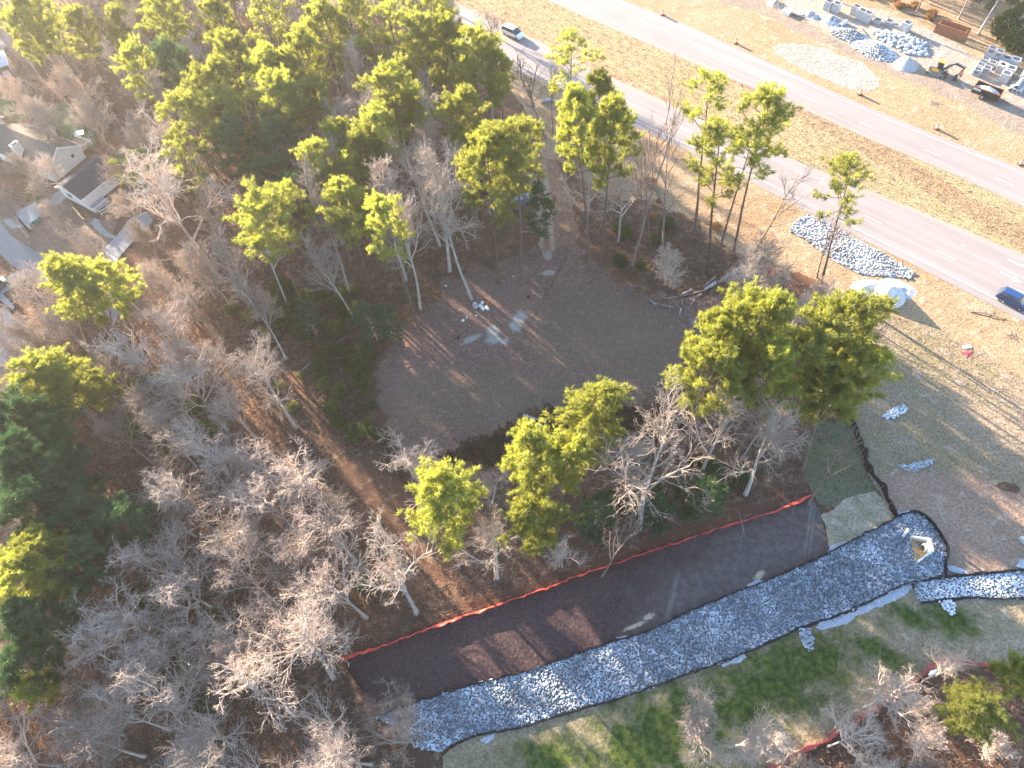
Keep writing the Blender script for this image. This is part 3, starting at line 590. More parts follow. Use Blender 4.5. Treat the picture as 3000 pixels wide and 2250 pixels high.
T, C = bare_tree(281, 14, fork=.25, spread=.42, nlimb=14, wig=.09, up=.1, ang=(.3, .8), r0=.16, mult=(9, 7, 4), multi=1, tw=.015); reg('roundbare', T.mesh('trunk', m_btwig), C.mesh('crown', m_btwig), 14, 5.5)
for i, (R, Hh, n, L, w_, c_, k_, mt) in enumerate([(1.5, 2.4, 420, .2, .11, False, 'holly', m_holly), (1.2, 1.7, 360, .18, .1, False, 'holly', m_holly), (1.6, 2.2, 380, .2, .1, False, 'privet', m_privet), (1.1, 3.6, 520, .2, .07, True, 'cedar', m_holly), (1.3, 1.6, 320, .2, .1, False, 'dryshrub', m_dryleaf)]):
    T, (v, f) = bush(300+i, R, Hh, n, L, w_, c_); reg(k_, T.mesh('stem', m_bdark), mesh_from('foliage', v, f, mt), Hh, R)
NAMES = dict(pine='pine_tree', darkpine='pine_tree', thinpine='pine_tree', youngpine='young_pine', oak='bare_tree', poplar='slim_bare_tree', thinbare='thin_bare_tree', brush='bare_shrub', roundbare='bare_tree', holly='evergreen_shrub', privet='leafy_shrub', cedar='cedar_shrub', dryshrub='dry_shrub')
CATS = dict(pine='pine tree', darkpine='pine tree', thinpine='pine tree', youngpine='young pine', oak='tree', poplar='tree', thinbare='tree', brush='shrub', roundbare='tree', holly='shrub', privet='shrub', cedar='shrub', dryshrub='shrub')
PLACED = []
trng = random.Random(99)
def tree(kind, x, y, h, label, r=None, group=None, lean=None, var=None):
    ks = KINDS[kind]; T, Cm, h0, r0 = ks[var if var is not None else trng.randrange(len(ks))]; s = h/h0; sx = (r/r0) if r else s*trng.uniform(.9, 1.1)
    if lean: ax = math.atan2(lean[1], lean[0]); a = math.hypot(*lean)/h; rot = (Matrix.Rotation(math.atan(a), 3, Vector((-math.sin(ax), math.cos(ax), 0)))@Matrix.Rotation(trng.random()*6.28, 3, 'Z')).to_euler()
    else: rot = (trng.gauss(0, .02), trng.gauss(0, .02), trng.random()*6.28)
    e = empty(NAMES[kind], (x, y, 0), 0, label, CATS[kind], group, rot=rot); e.scale = (sx, sx, s)
    if r and kind in ('pine', 'darkpine', 'thinpine', 'oak', 'poplar', 'thinbare'): ts = link('trunk', T, e); ts.scale = (s/sx, s/sx, 1)
    else: link(T.name.split('.')[0], T, e)
    link(Cm.name.split('.')[0], Cm, e); PLACED.append((x, y, (r or r0*s), kind)); return e
def top_tree(kind, vx, vy, h, label, r=None, **k):
    x, y = V(vx, vy, h); return tree(kind, x, y, h, label, r, **k)
def base_tree(kind, b, tpx, label, r=None, **k):
    bb = (b[0]*K, b[1]*K); tt = (tpx[0]*K, tpx[1]*K); h = height_between(bb, tt); x, y = P(*bb); q = P(tt[0], tt[1], h)
    return tree(kind, x, y, h, label, r, lean=(q[0]-x, q[1]-y), **k)
# ================================================================== OBJECT MATERIALS
m_white = simple('white_paint', (.74, .74, .73), .5, .06, 2.)
m_trim = simple('white_trim', (.80, .80, .80), .5, .05, 2.)
m_siding = simple('cream_siding', (.70, .66, .58), .7, .06, 1.5)
m_concr = simple('precast_concrete', (.42, .42, .42), .85, .12, 1.4, bd=.03)
m_concr_w = simple('white_concrete', (.62, .62, .58), .8, .12, 1.2, bd=.02)
m_black = simple('black_rubber', (.025, .025, .027), .75, .2, 4.)
m_metal = simple('dark_metal', (.10, .10, .11), .5, .2, 4., metal=.6)
m_glass = simple('car_glass', (.03, .04, .055), .08, .1, 2., spec=.8)
m_chrome = simple('wheel_rim', (.45, .45, .46), .35, .1, 5., metal=.8)
m_rust = simple('rusty_steel', (.34, .14, .07), .85, .3, 2., col2=(.20, .09, .05), bd=.04)
m_orange = simple('orange_plastic', (.80, .17, .04), .5, .1, 3.)
m_wood = simple('weathered_log', (.27, .22, .18), .9, .3, 2., col2=(.15, .11, .09), bd=.06)
m_cut = simple('cut_wood', (.42, .33, .22), .9, .15, 4.)
m_wood2 = simple('grey_log', (.38, .36, .35), .9, .2, 2., bd=.06)
m_sand = ground_mat('white_sand', (.56, .53, .48), (.48, .455, .42), (.62, .60, .56), mid=.8, fine=5, bd=.05)
m_heap = ground_mat('grey_aggregate', (.38, .37, .37), (.33, .33, .34), (.46, .44, .42), mid=1.2, fine=7, bd=.06)
m_lens = simple('lamp_glass', (.6, .6, .6), .2, .05, 5.); m_tail = simple('tail_lamp', (.35, .02, .02), .3, .05, 5.)
def carpaint(name, c):
    m, t, b = new_mat(name); b.inputs['Base Color'].default_value = (*c, 1); b.inputs['Roughness'].default_value = .3; b.inputs['Metallic'].default_value = .25
    b.inputs['Coat Weight'].default_value = .6; b.inputs['Coat Roughness'].default_value = .08; p = N(t, 'TexCoord').outputs['Object']
    t.links.new(mixc(t, nz(t, p, 2.5, 4, .45, .8), c, tuple(x*.8+.03 for x in c)), b.inputs['Base Color']); return m
# ================================================================== VEHICLES
def loft(mb, st):
    """st: x, half width low, half width high, z low, z high"""
    n0 = len(mb.v); ring = 8
    for x, wl, wh, zl, zh in st:
        zm = zl+(zh-zl)*.5
        for y, z in ((-wl*.9, zl), (-wl, zl+(zh-zl)*.18), (-wl, zm), (-wh, zh-.05), (-wh*.88, zh), (wh*.88, zh), (wh, zh-.05), (wl, zm), (wl, zl+(zh-zl)*.18), (wl*.9, zl)):
            mb.v.append(tuple(mb.T @ Vector((x, y, z))))
    k = 10
    for i in range(len(st)-1):
        for j in range(k): mb.f.append((n0+i*k+j, n0+i*k+(j+1) % k, n0+(i+1)*k+(j+1) % k, n0+(i+1)*k+j)); mb.mi.append(mb.m)
    mb.f.append(tuple(n0+j for j in range(k))[::-1]); mb.mi.append(mb.m); mb.f.append(tuple(n0+(len(st)-1)*k+j for j in range(k))); mb.mi.append(mb.m)
def wheel(parent, x, y, r, w_=.22):
    s = 1 if y > 0 else -1
    t = MB(); t.T = Matrix.Rotation(math.pi/2, 4, 'X'); t.lathe([(r*.55, -w_/2), (r*.9, -w_/2), (r, -w_*.3), (r, w_*.3), (r*.9, w_/2), (r*.55, w_/2), (r*.55, -w_/2)], 20)
    h = empty('wheel', (x, y, r)); h.parent = parent; t.build('tyre', m_black, h)
    q = MB(); q.T = Matrix.Rotation(math.pi/2, 4, 'X'); zz = -s*w_*.42; q.lathe([(.02, zz), (r*.2, zz), (r*.3, zz*.6), (r*.5, zz*.7), (r*.56, zz)], 20); q.build('rim', m_chrome, h)
def car(x, y, rz, label, kind, paint, L=4.7, Wd=1.85, name='car', cat='car'):
    c = empty(name, (x, y, .02), rz, label, cat); h = Wd/2; b = MB()
    if kind == 'suv':
        Hh = 1.75; loft(b, [(-L/2, h*.9, h*.86, .45, .95), (-L/2+.12, h, h*.95, .35, 1.08), (-L*.2, h, h*.96, .3, 1.1), (L*.2, h, h*.96, .3, 1.08), (L*.32, h, h*.94, .3, 1.02), (L/2-.25, h*.96, h*.86, .32, .92), (L/2, h*.85, h*.75, .42, .72)])
        cab = [(-L/2+.1, h*.93, h*.8, 1.0, 1.06), (-L/2+.45, h*.93, h*.76, 1.0, Hh-.06), (-L*.2, h*.93, h*.77, 1.0, Hh), (L*.08, h*.93, h*.77, 1.0, Hh-.02), (L*.17, h*.93, h*.75, 1.0, Hh-.14), (L*.31, h*.93, h*.84, .98, 1.04)]; roof = (-L/2+.5, L*.13, Hh)
    else:
        Hh = 1.45; loft(b, [(-L/2, h*.88, h*.8, .45, .85), (-L/2+.15, h, h*.92, .32, .95), (-L*.25, h, h*.95, .28, .97), (L*.2, h, h*.95, .28, .93), (L*.36, h*.98, h*.9, .3, .84), (L/2, h*.82, h*.72, .4, .62)])
        cab = [(-L*.42, h*.9, h*.8, .9, .95), (-L*.24, h*.92, h*.7, .9, Hh-.05), (-L*.05, h*.92, h*.72, .9, Hh), (L*.06, h*.92, h*.71, .9, Hh-.04), (L*.25, h*.92, h*.85, .88, .93)]; roof = (-L*.25, L*.07, Hh)
    bevel(b.build('body', paint, c), .05); q = MB(); loft(q, cab); q.build('window_band', m_glass, c)
    r = MB(); x0, x1, zr = roof; r.box(((x0+x1)/2, 0, zr+.005), (x1-x0, Wd*.74, .05), taper=.94)
    for xx in (x0, x1): 
        for s in (-1, 1): r.tube([(xx, s*h*.74, zr-.02), (xx+(.38 if xx > 0 or kind != 'suv' and xx == x1 else -.1), s*h*.9, zr-.55)], .035, 4)
    bevel(r.build('roof', paint, c), .02)
    for sx in (-.31, .31):
        for s in (-1, 1): wheel(c, sx*L, s*(h-.08), .35)
    for s in (-1, 1):
        MB().box((L/2-.1, s*h*.62, .68), (.2, .34, .14)).build('headlight', m_lens, c); MB().box((-L/2+.03, s*h*.74, .85), (.1, .2, .3)).build('tail_light', m_tail, c)
        MB().box((L*.2, s*(h+.08), 1.0), (.16, .18, .13)).build('mirror', paint, c)
    return c
def heading(a, b): return math.atan2(b[1]-a[1], b[0]-a[0])
rd = heading(P(2700, 789), P(3000, 943))
car(*P(2962, 886), rd, 'bright blue car driving on the near carriageway at the right frame edge', 'suv', carpaint('blue_car_paint', (.012, .05, .17)), 4.6)
car(*P(1503, 104), heading(P(1476, 190), P(1864, 374)), 'white vehicle driving on the near carriageway behind the bare roadside trees', 'suv', carpaint('white_car_paint', (.74, .75, .76)), 5.2, 1.95)
car(*P(-6, 848), heading(P(0, 850), P(60, 800)), 'dark car with white roof parked on the short drive at the left frame edge', 'suv', carpaint('grey_green_paint', (.10, .12, .11)), 4.4)
car(*P(2, 232), .6, 'lavender-grey car parked by the awning at the left frame edge', 'sedan', carpaint('lavender_paint', (.30, .27, .38)), 4.4)
car(*P(1528, 596), heading(P(1500, 620), P(1560, 575)), 'dark blue-grey car parked in shade beside the trail', 'sedan', carpaint('slate_paint', (.10, .12, .20)), 4.6)
# ---- excavator
m_yellow = carpaint('machine_yellow', (.78, .42, .03)); m_grime = simple('grimy_grey', (.28, .25, .21), .8, .2, 3.)
EX = P(2741, 214); er = heading(P(2711, 220), P(2770, 240)); ex = empty('excavator', (*EX, 0), er, 'compact yellow and black excavator with folded boom by the gravel heaps', 'excavator')
for s in (-1, 1):
    tr = empty('track', (0, s*1.0, .32)); tr.parent = ex; n = 26; prof = []
    for i in range(n):
        a = 2*math.pi*i/n; prof.append((math.copysign(1.35, math.cos(a))+math.cos(a)*.34 if abs(math.cos(a)) > .2 else math.cos(a)*5, math.sin(a)*.33))
    b = MB(); b.extrude(sorted(prof, key=lambda q: math.atan2(q[1], q[0]*.3)), -.24, .24); b.build('track_belt', m_grime, tr)
    for xx in (-1.25, 1.25):
        w_ = MB(); w_.T = Matrix.Translation((xx, s*.25, 0)) @ Matrix.Rotation(math.pi/2, 4, 'X'); w_.lathe([(.0, -.03), (.24, -.03), (.24, .05), (0, .05)], 14); w_.build('idler_wheel', m_metal, tr)
MB().box((0, 0, .42), (1.6, 1.6, .3)).build('undercarriage', m_metal, ex)
b = MB(); b.prism([(-1.6, -.95), (-1.3, -1.1), (.9, -1.05), (1.05, -.5), (1.05, 1.05), (-1.3, 1.1), (-1.7, .7)], .6, 1.0); bevel(b.build('house_deck', m_grime, ex), .04)
b = MB(); b.prism([(-1.65, -.95), (-1.3, -1.08), (-.1, -1.05), (-.1, 1.05), (-1.3, 1.08), (-1.7, .6)], 1.0, 1.65); bevel(b.build('engine_cover', m_grime, ex), .12, 3)
b = MB(); b.box((-.25, -1.0, 1.2), (1.3, .16, .55)); bevel(b.build('side_panel', m_yellow, ex), .04)
b = MB(); b.box((.15, .5, 1.55), (1.2, .95, 1.15), taper=.9); bevel(b.build('cab', m_glass, ex), .05)
b = MB(); b.box((.12, .5, 2.18), (1.2, .95, .12), taper=.9); bevel(b.build('cab_roof', m_yellow, ex), .05)
for a, c_ in ((.7, .05), (.7, .93), (-.42, .05), (-.42, .93)): MB().tube([(a, c_, 1.0), (a*.9+.01, .5+(c_-.5)*.9, 2.12)], .04, 5).build('cab_post', m_metal, ex)
BO = [(.9, -.25, 1.0), (1.6, -.25, 2.3), (2.5, -.25, 3.0), (4.3, -.25, 2.7)]
b = MB(); b.tube(BO, [.2, .26, .22, .15], 4); b.build('boom', m_metal, ex)
b = MB(); b.tube([(4.4, -.25, 3.0), (4.1, -.25, 2.5), (3.7, -.25, 1.0)], [.12, .17, .11], 4); b.build('arm', m_metal, ex)
for p in ([(1.1, -.05, .9), (2.2, -.1, 2.5)], [(1.1, -.45, .9), (2.2, -.4, 2.5)], [(2.6, -.25, 3.25), (4.4, -.25, 3.05)], [(4.3, -.25, 2.3), (3.95, -.25, 1.2)]): MB().tube(p, [.09, .05], 8).build('hydraulic_ram', m_chrome, ex)
b = MB(); n = 7; pr = [(3.7+.55*math.cos(math.radians(a)), .55+.5*math.sin(math.radians(a))) for a in np.linspace(80, 290, n)]
b.extrude(pr+[(3.7+.45*math.cos(math.radians(a)), .55+.4*math.sin(math.radians(a))) for a in np.linspace(290, 80, n)], -.65, .15); b.extrude(pr, -.67, -.64); b.extrude(pr, .14, .17); b.build('bucket', m_metal, ex)
for k in range(4): MB().box((3.98, -.55+k*.2, .08), (.2, .07, .05)).build('bucket_tooth', m_chrome, ex)
b = MB(); b.box((1.9, 0, .3), (.08, 2.0, .42)); b.build('blade', m_metal, ex)
MB().tube([(1.5, 0, .5), (1.9, 0, .35)], .09, 6).build('blade_arm', simple('red_paint', (.5, .04, .03)), ex)
# ---- dump trailer
ta = P(2838, 270); tb = P(2922, 302); tr_ = heading(ta, tb); tl = math.dist(ta, tb); cx_, cy_ = P(2884, 283)
m_tbody = simple('trailer_paint', (.045, .038, .028), .6, .2, 2.)
t = empty('dump_trailer', (cx_, cy_, 0), tr_, 'black dump trailer heaped with pale gravel and bearing a white name placard', 'trailer'); Lh = 2.35; wh = 1.0
for nm, q in (('side_wall', ((0, -wh, 1.15), (Lh*2, .07, 1.2))), ('side_wall', ((0, wh, 1.15), (Lh*2, .07, 1.2))), ('front_wall', ((Lh, 0, 1.15), (.07, wh*2-.07, 1.2))), ('tailgate', ((-Lh, 0, 1.15), (.07, wh*2-.07, 1.2))), ('floor', ((0, 0, .6), (Lh*2-.08, wh*2-.08, .1)))):
    MB().box(*q).build(nm, m_tbody, t)
for nm, q in (('top_rail', ((0, -wh, 1.79), (Lh*2+.1, .12, .08))), ('top_rail', ((0, wh, 1.79), (Lh*2+.1, .12, .08))), ('top_rail', ((Lh, 0, 1.79), (.12, wh*2-.13, .08))), ('top_rail', ((-Lh, 0, 1.79), (.12, wh*2-.13, .08)))): MB().box(*q).build(nm, m_rust, t)
for k in range(6): MB().box((-Lh+.4+k*.78, -wh-.06, 1.1), (.07, .05, 1.0)).build('rib', m_tbody, t)
def mound(name, rx, ry, h, mat, parent=None, loc=(0, 0, 0), rz=0., n=26, rough=.12, sharp=1.3, seed=0, lobes=None):
    vs = []; fs = []; rings = n//2
    for i in range(rings+1):
        r = i/rings
        for k in range(n):
            a = 2*math.pi*k/n; e = 1+.12*mnoise.noise((math.cos(a)*1.3+seed, math.sin(a)*1.3, seed)); X = rx*r*e*math.cos(a); Y = ry*r*e*math.sin(a)
            z = h*max(0, 1-r)**sharp*(1 if sharp > 1 else 1); z = h*(1-r**1.15)**1.05 if sharp == 0 else z
            z += rough*h*mnoise.noise((X*1.2, Y*1.2, seed))*(1-r)*1.5
            vs.append((X, Y, max(z, 0) if i < rings else -.05))
    for i in range(rings):
        for k in range(n): a = i*n+k; b_ = i*n+(k+1) % n; fs.append((a, b_, b_+n, a+n))
    o = link(name, mesh_from(name, vs, fs, mat, None, True), parent, loc); o.rotation_euler.z = rz; return o
gl = mound('gravel_load', Lh-.1, wh-.1, .75, m_sand, None, (cx_, cy_, 1.35), tr_, sharp=1.0, seed=4); tag(gl, 'pale gravel heaped inside the black dump trailer', 'gravel')
MB().box((0, 0, .45), (Lh*2-.3, 1.2, .14)).build('chassis', m_metal, t)
for s in (-1, 1): wheel(t, -.25, s*(wh+.22), .52, .3)
for s in (-1, 1): MB().tube([(Lh-.1, s*.5, .5), (Lh+1.5, 0, .5)], .06, 6).build('drawbar', m_metal, t)
MB().tube([(Lh+1.4, 0, .5), (Lh+1.9, 0, .5)], .08, 6).build('coupler', m_metal, t)
MB().tube([(Lh+.8, .35, .02), (Lh+.8, .35, .95)], .06, 6).build('jack', m_metal, t)
pl = MB().box((-Lh+.75, -wh-.1, 1.42), (1.3, .03, .34)).build('placard', m_trim, t)
cu = bpy.data.curves.new('lettering', 'FONT'); cu.body = 'Croell'; cu.size = .36; cu.extrude = .004; cu.align_x = 'CENTER'; cu.align_y = 'CENTER'
cu.materials.append(m_black); co = bpy.data.objects.new('t', cu); COL.objects.link(co); dg = bpy.context.evaluated_depsgraph_get(); lm = bpy.data.meshes.new_from_object(co.evaluated_get(dg)); bpy.data.objects.remove(co); lo = link('lettering', lm, pl); lo.location = (-Lh+.75, -wh-.125, 1.42); lo.rotation_euler = (math.pi/2, 0, 0)
# ================================================================== PRECAST BOXES AND PIPES
def box_mesh(w_, d, h, t_=.15, win=None):
    b = MB(); b.box((-(w_-t_)/2, 0, h/2), (t_, d, h)); b.box(((w_-t_)/2, 0, h/2), (t_, d, h)); iw = w_-2*t_
    b.box((0, (d-t_)/2, h/2), (iw, t_, h)); b.box((0, 0, .06), (iw, d-2*t_, .12))
    y = -(d-t_)/2
    if win is None: b.box((0, y, h/2), (iw, t_, h))
    else:
        z0, z1 = win; b.box((0, y, z0/2), (iw, t_, z0)); b.box((0, y, (z1+h)/2), (iw, t_, h-z1)); b.box((-iw*.42, y, (z0+z1)/2), (iw*.16, t_, z1-z0)); b.box((iw*.42, y, (z0+z1)/2), (iw*.16, t_, z1-z0))
    return b.mesh('concrete_box', m_concr)
def capbox_mesh(w_, d, h, r=.4):
    """closed box with a round manhole in its lid"""
    b = MB(); t_ = .15; n = 20
    b.box((-(w_-t_)/2, 0, h/2), (t_, d, h)); b.box(((w_-t_)/2, 0, h/2), (t_, d, h)); b.box((0, (d-t_)/2, h/2), (w_-2*t_, t_, h)); b.box((0, -(d-t_)/2, h/2), (w_-2*t_, t_, h))
    o = []; i_ = []
    for k in range(n):
        a = 2*math.pi*k/n; c_, s_ = math.cos(a), math.sin(a); m_ = max(abs(c_), abs(s_)); o.append((c_/m_*(w_/2-t_), s_/m_*(d/2-t_))); i_.append((c_*r, s_*r))
    vs = [(*p, h) for p in o]+[(*p, h) for p in i_]+[(*p, h-.14) for p in i_]; b.add(vs, [(k, (k+1) % n, (k+1) % n+n, k+n) for k in range(n)]+[(k+n, (k+1) % n+n, (k+1) % n+2*n, k+2*n) for k in range(n)])
    return b.mesh('concrete_box', m_concr)
B_open = box_mesh(1.5, 1.3, 1.9); B_low = box_mesh(1.5, 1.3, .75); B_win = box_mesh(1.35, 1.25, 1.15, win=(.3, .85)); B_flat = box_mesh(1.5, 1.3, .3); B_tall = capbox_mesh(1.7, 1.7, 1.5, .5); B_well = box_mesh(1.6, 1.5, 1.8, .22)
z4 = lambda x, y: (2500+x/4.424, y/4.424); z7 = lambda x, y: (2700+x/7.373, 160+y/7.373); rb = heading(P(2510, 30), P(2660, 90))
def cbox(me, px, z, label, r=rb, h0=0., grp=None):
    x, y = P(*px, z); o = link('concrete_box', me); o.location = (x, y, h0); o.rotation_euler.z = r+random.uniform(-.04, .04); tag(o, label, 'concrete box', grp); return o
for me, p, z, lab in [(B_open, (2432, 2), 1.9, 'open-topped tall concrete box at the top frame edge, left of two'), (B_open, (2455, 8), 1.9, 'open-topped tall concrete box at the top frame edge, right of two'),
                      (B_open, z4(55, 72), 1.9, 'tall concrete box, first of three in the middle row'), (B_open, z4(130, 125), 1.9, 'tall concrete box, second of three in the middle row'), (B_open, z4(210, 158), 1.9, 'tall concrete box, third of three in the middle row'),
                      (B_low, z4(330, 248), .75, 'low concrete box, first of the shorter ones behind the boulders'), (B_low, z4(475, 265), .75, 'low concrete box, second of the shorter ones behind the boulders'),
                      (B_flat, z4(572, 322), .3, 'flat concrete frame lying between two boxes behind the boulders'), (B_well, z4(705, 305), 1.5, 'concrete box with a divided opening, last in the row before the rusty plates')]: cbox(me, p, z, lab)
rs_ = heading(P(2865, 215), P(2905, 140))-math.pi/2
for k, (p, st) in enumerate([(z4(1815, 610), 2), (z4(1910, 655), 2), (z4(1725, 750), 1), (z4(1665, 828), 1), (z4(1625, 890), 1), (z4(1815, 800), 1), (z4(1748, 868), 1)]):
    nm = ['leftmost double stack, rear', 'second double stack, rear', 'left file, third from the front', 'left file, second from the front', 'left file, nearest the trailer', 'second file, middle', 'second file, nearest the trailer'][k]
    zt = 1.15*st; g_ = P(*p, zt)
    for q in range(st):
        o = link('concrete_box', B_win); o.location = (*g_, q*1.15); o.rotation_euler.z = rs_+random.uniform(-.03, .03)
        tag(o, 'windowed concrete box, '+nm+(', '+('lower' if q == 0 else 'upper')+' of the two' if st > 1 else ''), 'concrete box')
for me, p, z, lab in [(B_tall, z4(1995, 740), 1.5, 'big concrete box with round manhole, farthest of the wide pair'), (B_tall, z4(1950, 828), 1.5, 'big concrete box with round manhole, nearer of the wide pair'),
                      (B_well, z4(2120, 760), 1.8, 'deep concrete box at the far right of the stacks'), (B_well, z4(2060, 872), 1.8, 'deep concrete box at the right, middle one'), (B_well, z4(2000, 940), 1.8, 'deep concrete box at the right, nearest the trailer')]: cbox(me, p, z, lab, rs_)
pm = MB(); pm.T = Matrix.Rotation(math.pi/2, 4, 'Y'); pm.lathe([(.42, -1.5), (.42, 1.5), (.33, 1.5), (.33, -1.5), (.42, -1.5)], 18); pm = pm.mesh('concrete_pipe', m_concr, True)
pr_ = heading(P(*z4(2030, 1170)), P(*z4(2120, 1050)))
for i, (p, z) in enumerate([((2075, 1115), .42), ((2125, 1130), .42), ((2175, 1150), .42), ((2150, 1080), 1.1), ((2180, 990), .42), ((2212, 960), 1.1)]):
    o = link('concrete_pipe', pm); o.location = (*P(*z4(*p), z), z); o.rotation_euler.z = pr_
    tag(o, 'pale concrete pipe '+['leftmost beside the trailer hitch', 'second from the left beside the trailer hitch', 'third in the bottom layer by the trailer hitch', 'lying on top of the bottom layer by the hitch', 'behind the others at the right frame edge', 'on top at the right frame edge'][i], 'pipe')
# ================================================================== HEAPS OF THE YARD
def rockheap(name, px, rx, ry, h, rz, size, sp, mat, label, cat='stone heap', near=60, seed=0):
    x, y = P(*px); e = empty(name, (x, y, 0), rz, label, cat); mound('core', rx*.92, ry*.92, h*.85, m_heap, e, seed=seed); rr = random.Random(seed); it = []
    for q in scatter([(rx*math.cos(a)*(1+.1*math.sin(3*a+seed)), ry*math.sin(a)*(1+.1*math.cos(2*a+seed))) for a in np.linspace(0, 6.28, 24)], sp):
        r = math.hypot(q[0]/rx, q[1]/ry); it.append((q[0], q[1], max(0, h*(1-r))**1.*.95+size*.15, size*rr.uniform(.7, 1.25)))
    rr.shuffle(it); stones_at('stones', it, mat, parent=e, near=near); return e
rockheap('stone_heap', (2490, 107), 4.6, 2.2, 1.5, rb+.1, .2, .3, m_rip, 'grey-blue crushed stone heap farthest left in the yard', seed=1)
rockheap('stone_heap', (2563, 148), 5.0, 2.6, 1.7, rb, .2, .3, m_rip2, 'pale blue crushed stone heap in front of the boulders', seed=2)
rockheap('boulder_heap', (2655, 128), 4.8, 2.8, 1.0, rb-.05, .5, .78, m_rip2, 'heap of big pale angular boulders', 'boulder heap', 200, seed=3)
rockheap('boulder_heap', (2600, 110), 3.2, 1.8, .9, rb, .48, .76, m_rip2, 'smaller heap of big boulders left of the main one', 'boulder heap', 200, seed=4)
tag(mound('aggregate_heap', 2.6, 2.4, 1.7, m_heap, None, (*P(2653, 190), 0), 0, seed=5, rough=.06, sharp=1.1), 'smooth grey conical aggregate heap between boulders and excavator', 'aggregate heap')
tag(mound('covered_heap', 3.4, 1.9, 1.1, simple('blue_grey_tarp', (.20, .25, .32), .6, .2, 1., bd=.1), None, (*P(2438, 62), 0), rb, seed=8, rough=.25, sharp=1.0), 'heap covered by a blue-grey tarp', 'covered heap')
tag(mound('rubble_heap', 2.0, 1.5, .9, m_heap, None, (*P(2375, 45), 0), rb, seed=9, rough=.5), 'small grey rubble heap beside two white rings', 'rubble heap')
tag(mound('rubble_heap', 2.6, 1.6, 1.0, m_bank, None, (*P(2275, 15), 0), rb, seed=10, rough=.5), 'brownish soil heap at the top frame edge left of the rubble', 'soil heap')
b = MB(); b.T = Matrix.Rotation(math.pi/2, 4, 'Y'); b.lathe([(.36, -1.1), (.36, 1.1), (.3, 1.1), (.3, -1.1), (.36, -1.1)], 16); o = b.build('concrete_pipe', m_concr_w, None, (*P(2469, 74), .36)); o.rotation_euler.z = .6; tag(o, 'single white pipe lying behind the leftmost stone heap', 'pipe')
for i, q in enumerate([(2346, 43), (2356, 37)]):
    b = MB(); b.lathe([(.5, 0), (.5, .3), (.28, .3), (.28, 0), (.5, 0)], 18); tag(b.build('concrete_ring', m_concr_w, None, (*P(*q), 0)), ['white concrete ring, nearer of two by the rubble', 'white concrete ring, farther of two by the rubble'][i], 'concrete ring')
b = MB(); b.box((0, 0, .4), (1.6, 1.2, .8)); o = bevel(b.build('white_crate', m_white, None, (*P(2304, 40), 0)), .06); o.rotation_euler.z = rb; tag(o, 'white crate at the edge of the haul track', 'crate')
for a, c_, nm, lab in [((2318, 42), (2355, 55), 'timber_pole', 'long timber pole beside the white crate'), ((2512, 80), (2538, 108), 'timber_pole', 'orange-brown log lying behind the pale blue stone heap'), ((2660, 40), (2715, 55), 'timber_pole', 'grey pole lying in the grass behind the concrete boxes')]:
    A, B = P(*a), P(*c_); o = MB().tube([(0, 0, .2), ((B[0]-A[0])*.5, (B[1]-A[1])*.5, .24), (B[0]-A[0], B[1]-A[1], .2)], [.2, .19, .16], 8).build(nm, m_wood, None, (*A, 0)); tag(o, lab, 'log')
# rusty trench box
A, B = P(2738, 88), P(2826, 118); rt = heading(A, B); Lt = math.dist(A, B); tbx = empty('trench_box', ((A[0]+B[0])/2, (A[1]+B[1])/2, 0), rt, 'rusty steel trench box by the edge of the wood', 'trench box')
for s in (-1, 1):
    w_ = MB().box((0, s*1.0+.2, .95), (Lt, .12, 1.9)).build('side_plate', m_rust, tbx)
    for k in range(3): MB().box((0, s*1.09+.2, .4+k*.55), (Lt-.1, .06, .08)).build('rib', m_rust, w_)
for xx in (-Lt/2+.35, Lt/2-.35): MB().tube([(xx, -.95+.2, 1.5), (xx, 1.15, 1.5)], .09, 8).build('spreader_pipe', m_rust, tbx)
# traffic drums
db = MB(); db.lathe([(.30, 0), (.30, .06), (.27, .08), (.27, .98), (.16, 1.0), (.0, 1.0)], 16); db = db.mesh('drum', m_orange)
ds = []
for z in (.3, .66): q = MB(); q.lathe([(.276, z), (.276, z+.16)], 16); ds.append(q.mesh('white_band', m_trim))
dbase = MB(); dbase.lathe([(.0, .0), (.45, 0), (.45, .07), (.28, .07)], 16); dbase = dbase.mesh('rubber_base', m_black)
for i, q in enumerate([(1940, 44), (2155, 127), (2518, 277), (2743, 378), (2988, 482)]):
    e = empty('traffic_drum', (*P(*q), .07), 0, ['orange and white traffic drum at the top, farthest up the road', 'orange and white traffic drum beside the tracked dirt, second from the top', 'orange and white traffic drum at the tip of the gravel pad', 'orange and white traffic drum below the trailer, second from the right frame edge', 'orange and white traffic drum at the right frame edge'][i], 'traffic drum', 'traffic drums along the far carriageway')
    link('drum', db, e); [link('white_band', m_, e) for m_ in ds]; link('rubber_base', dbase, e)
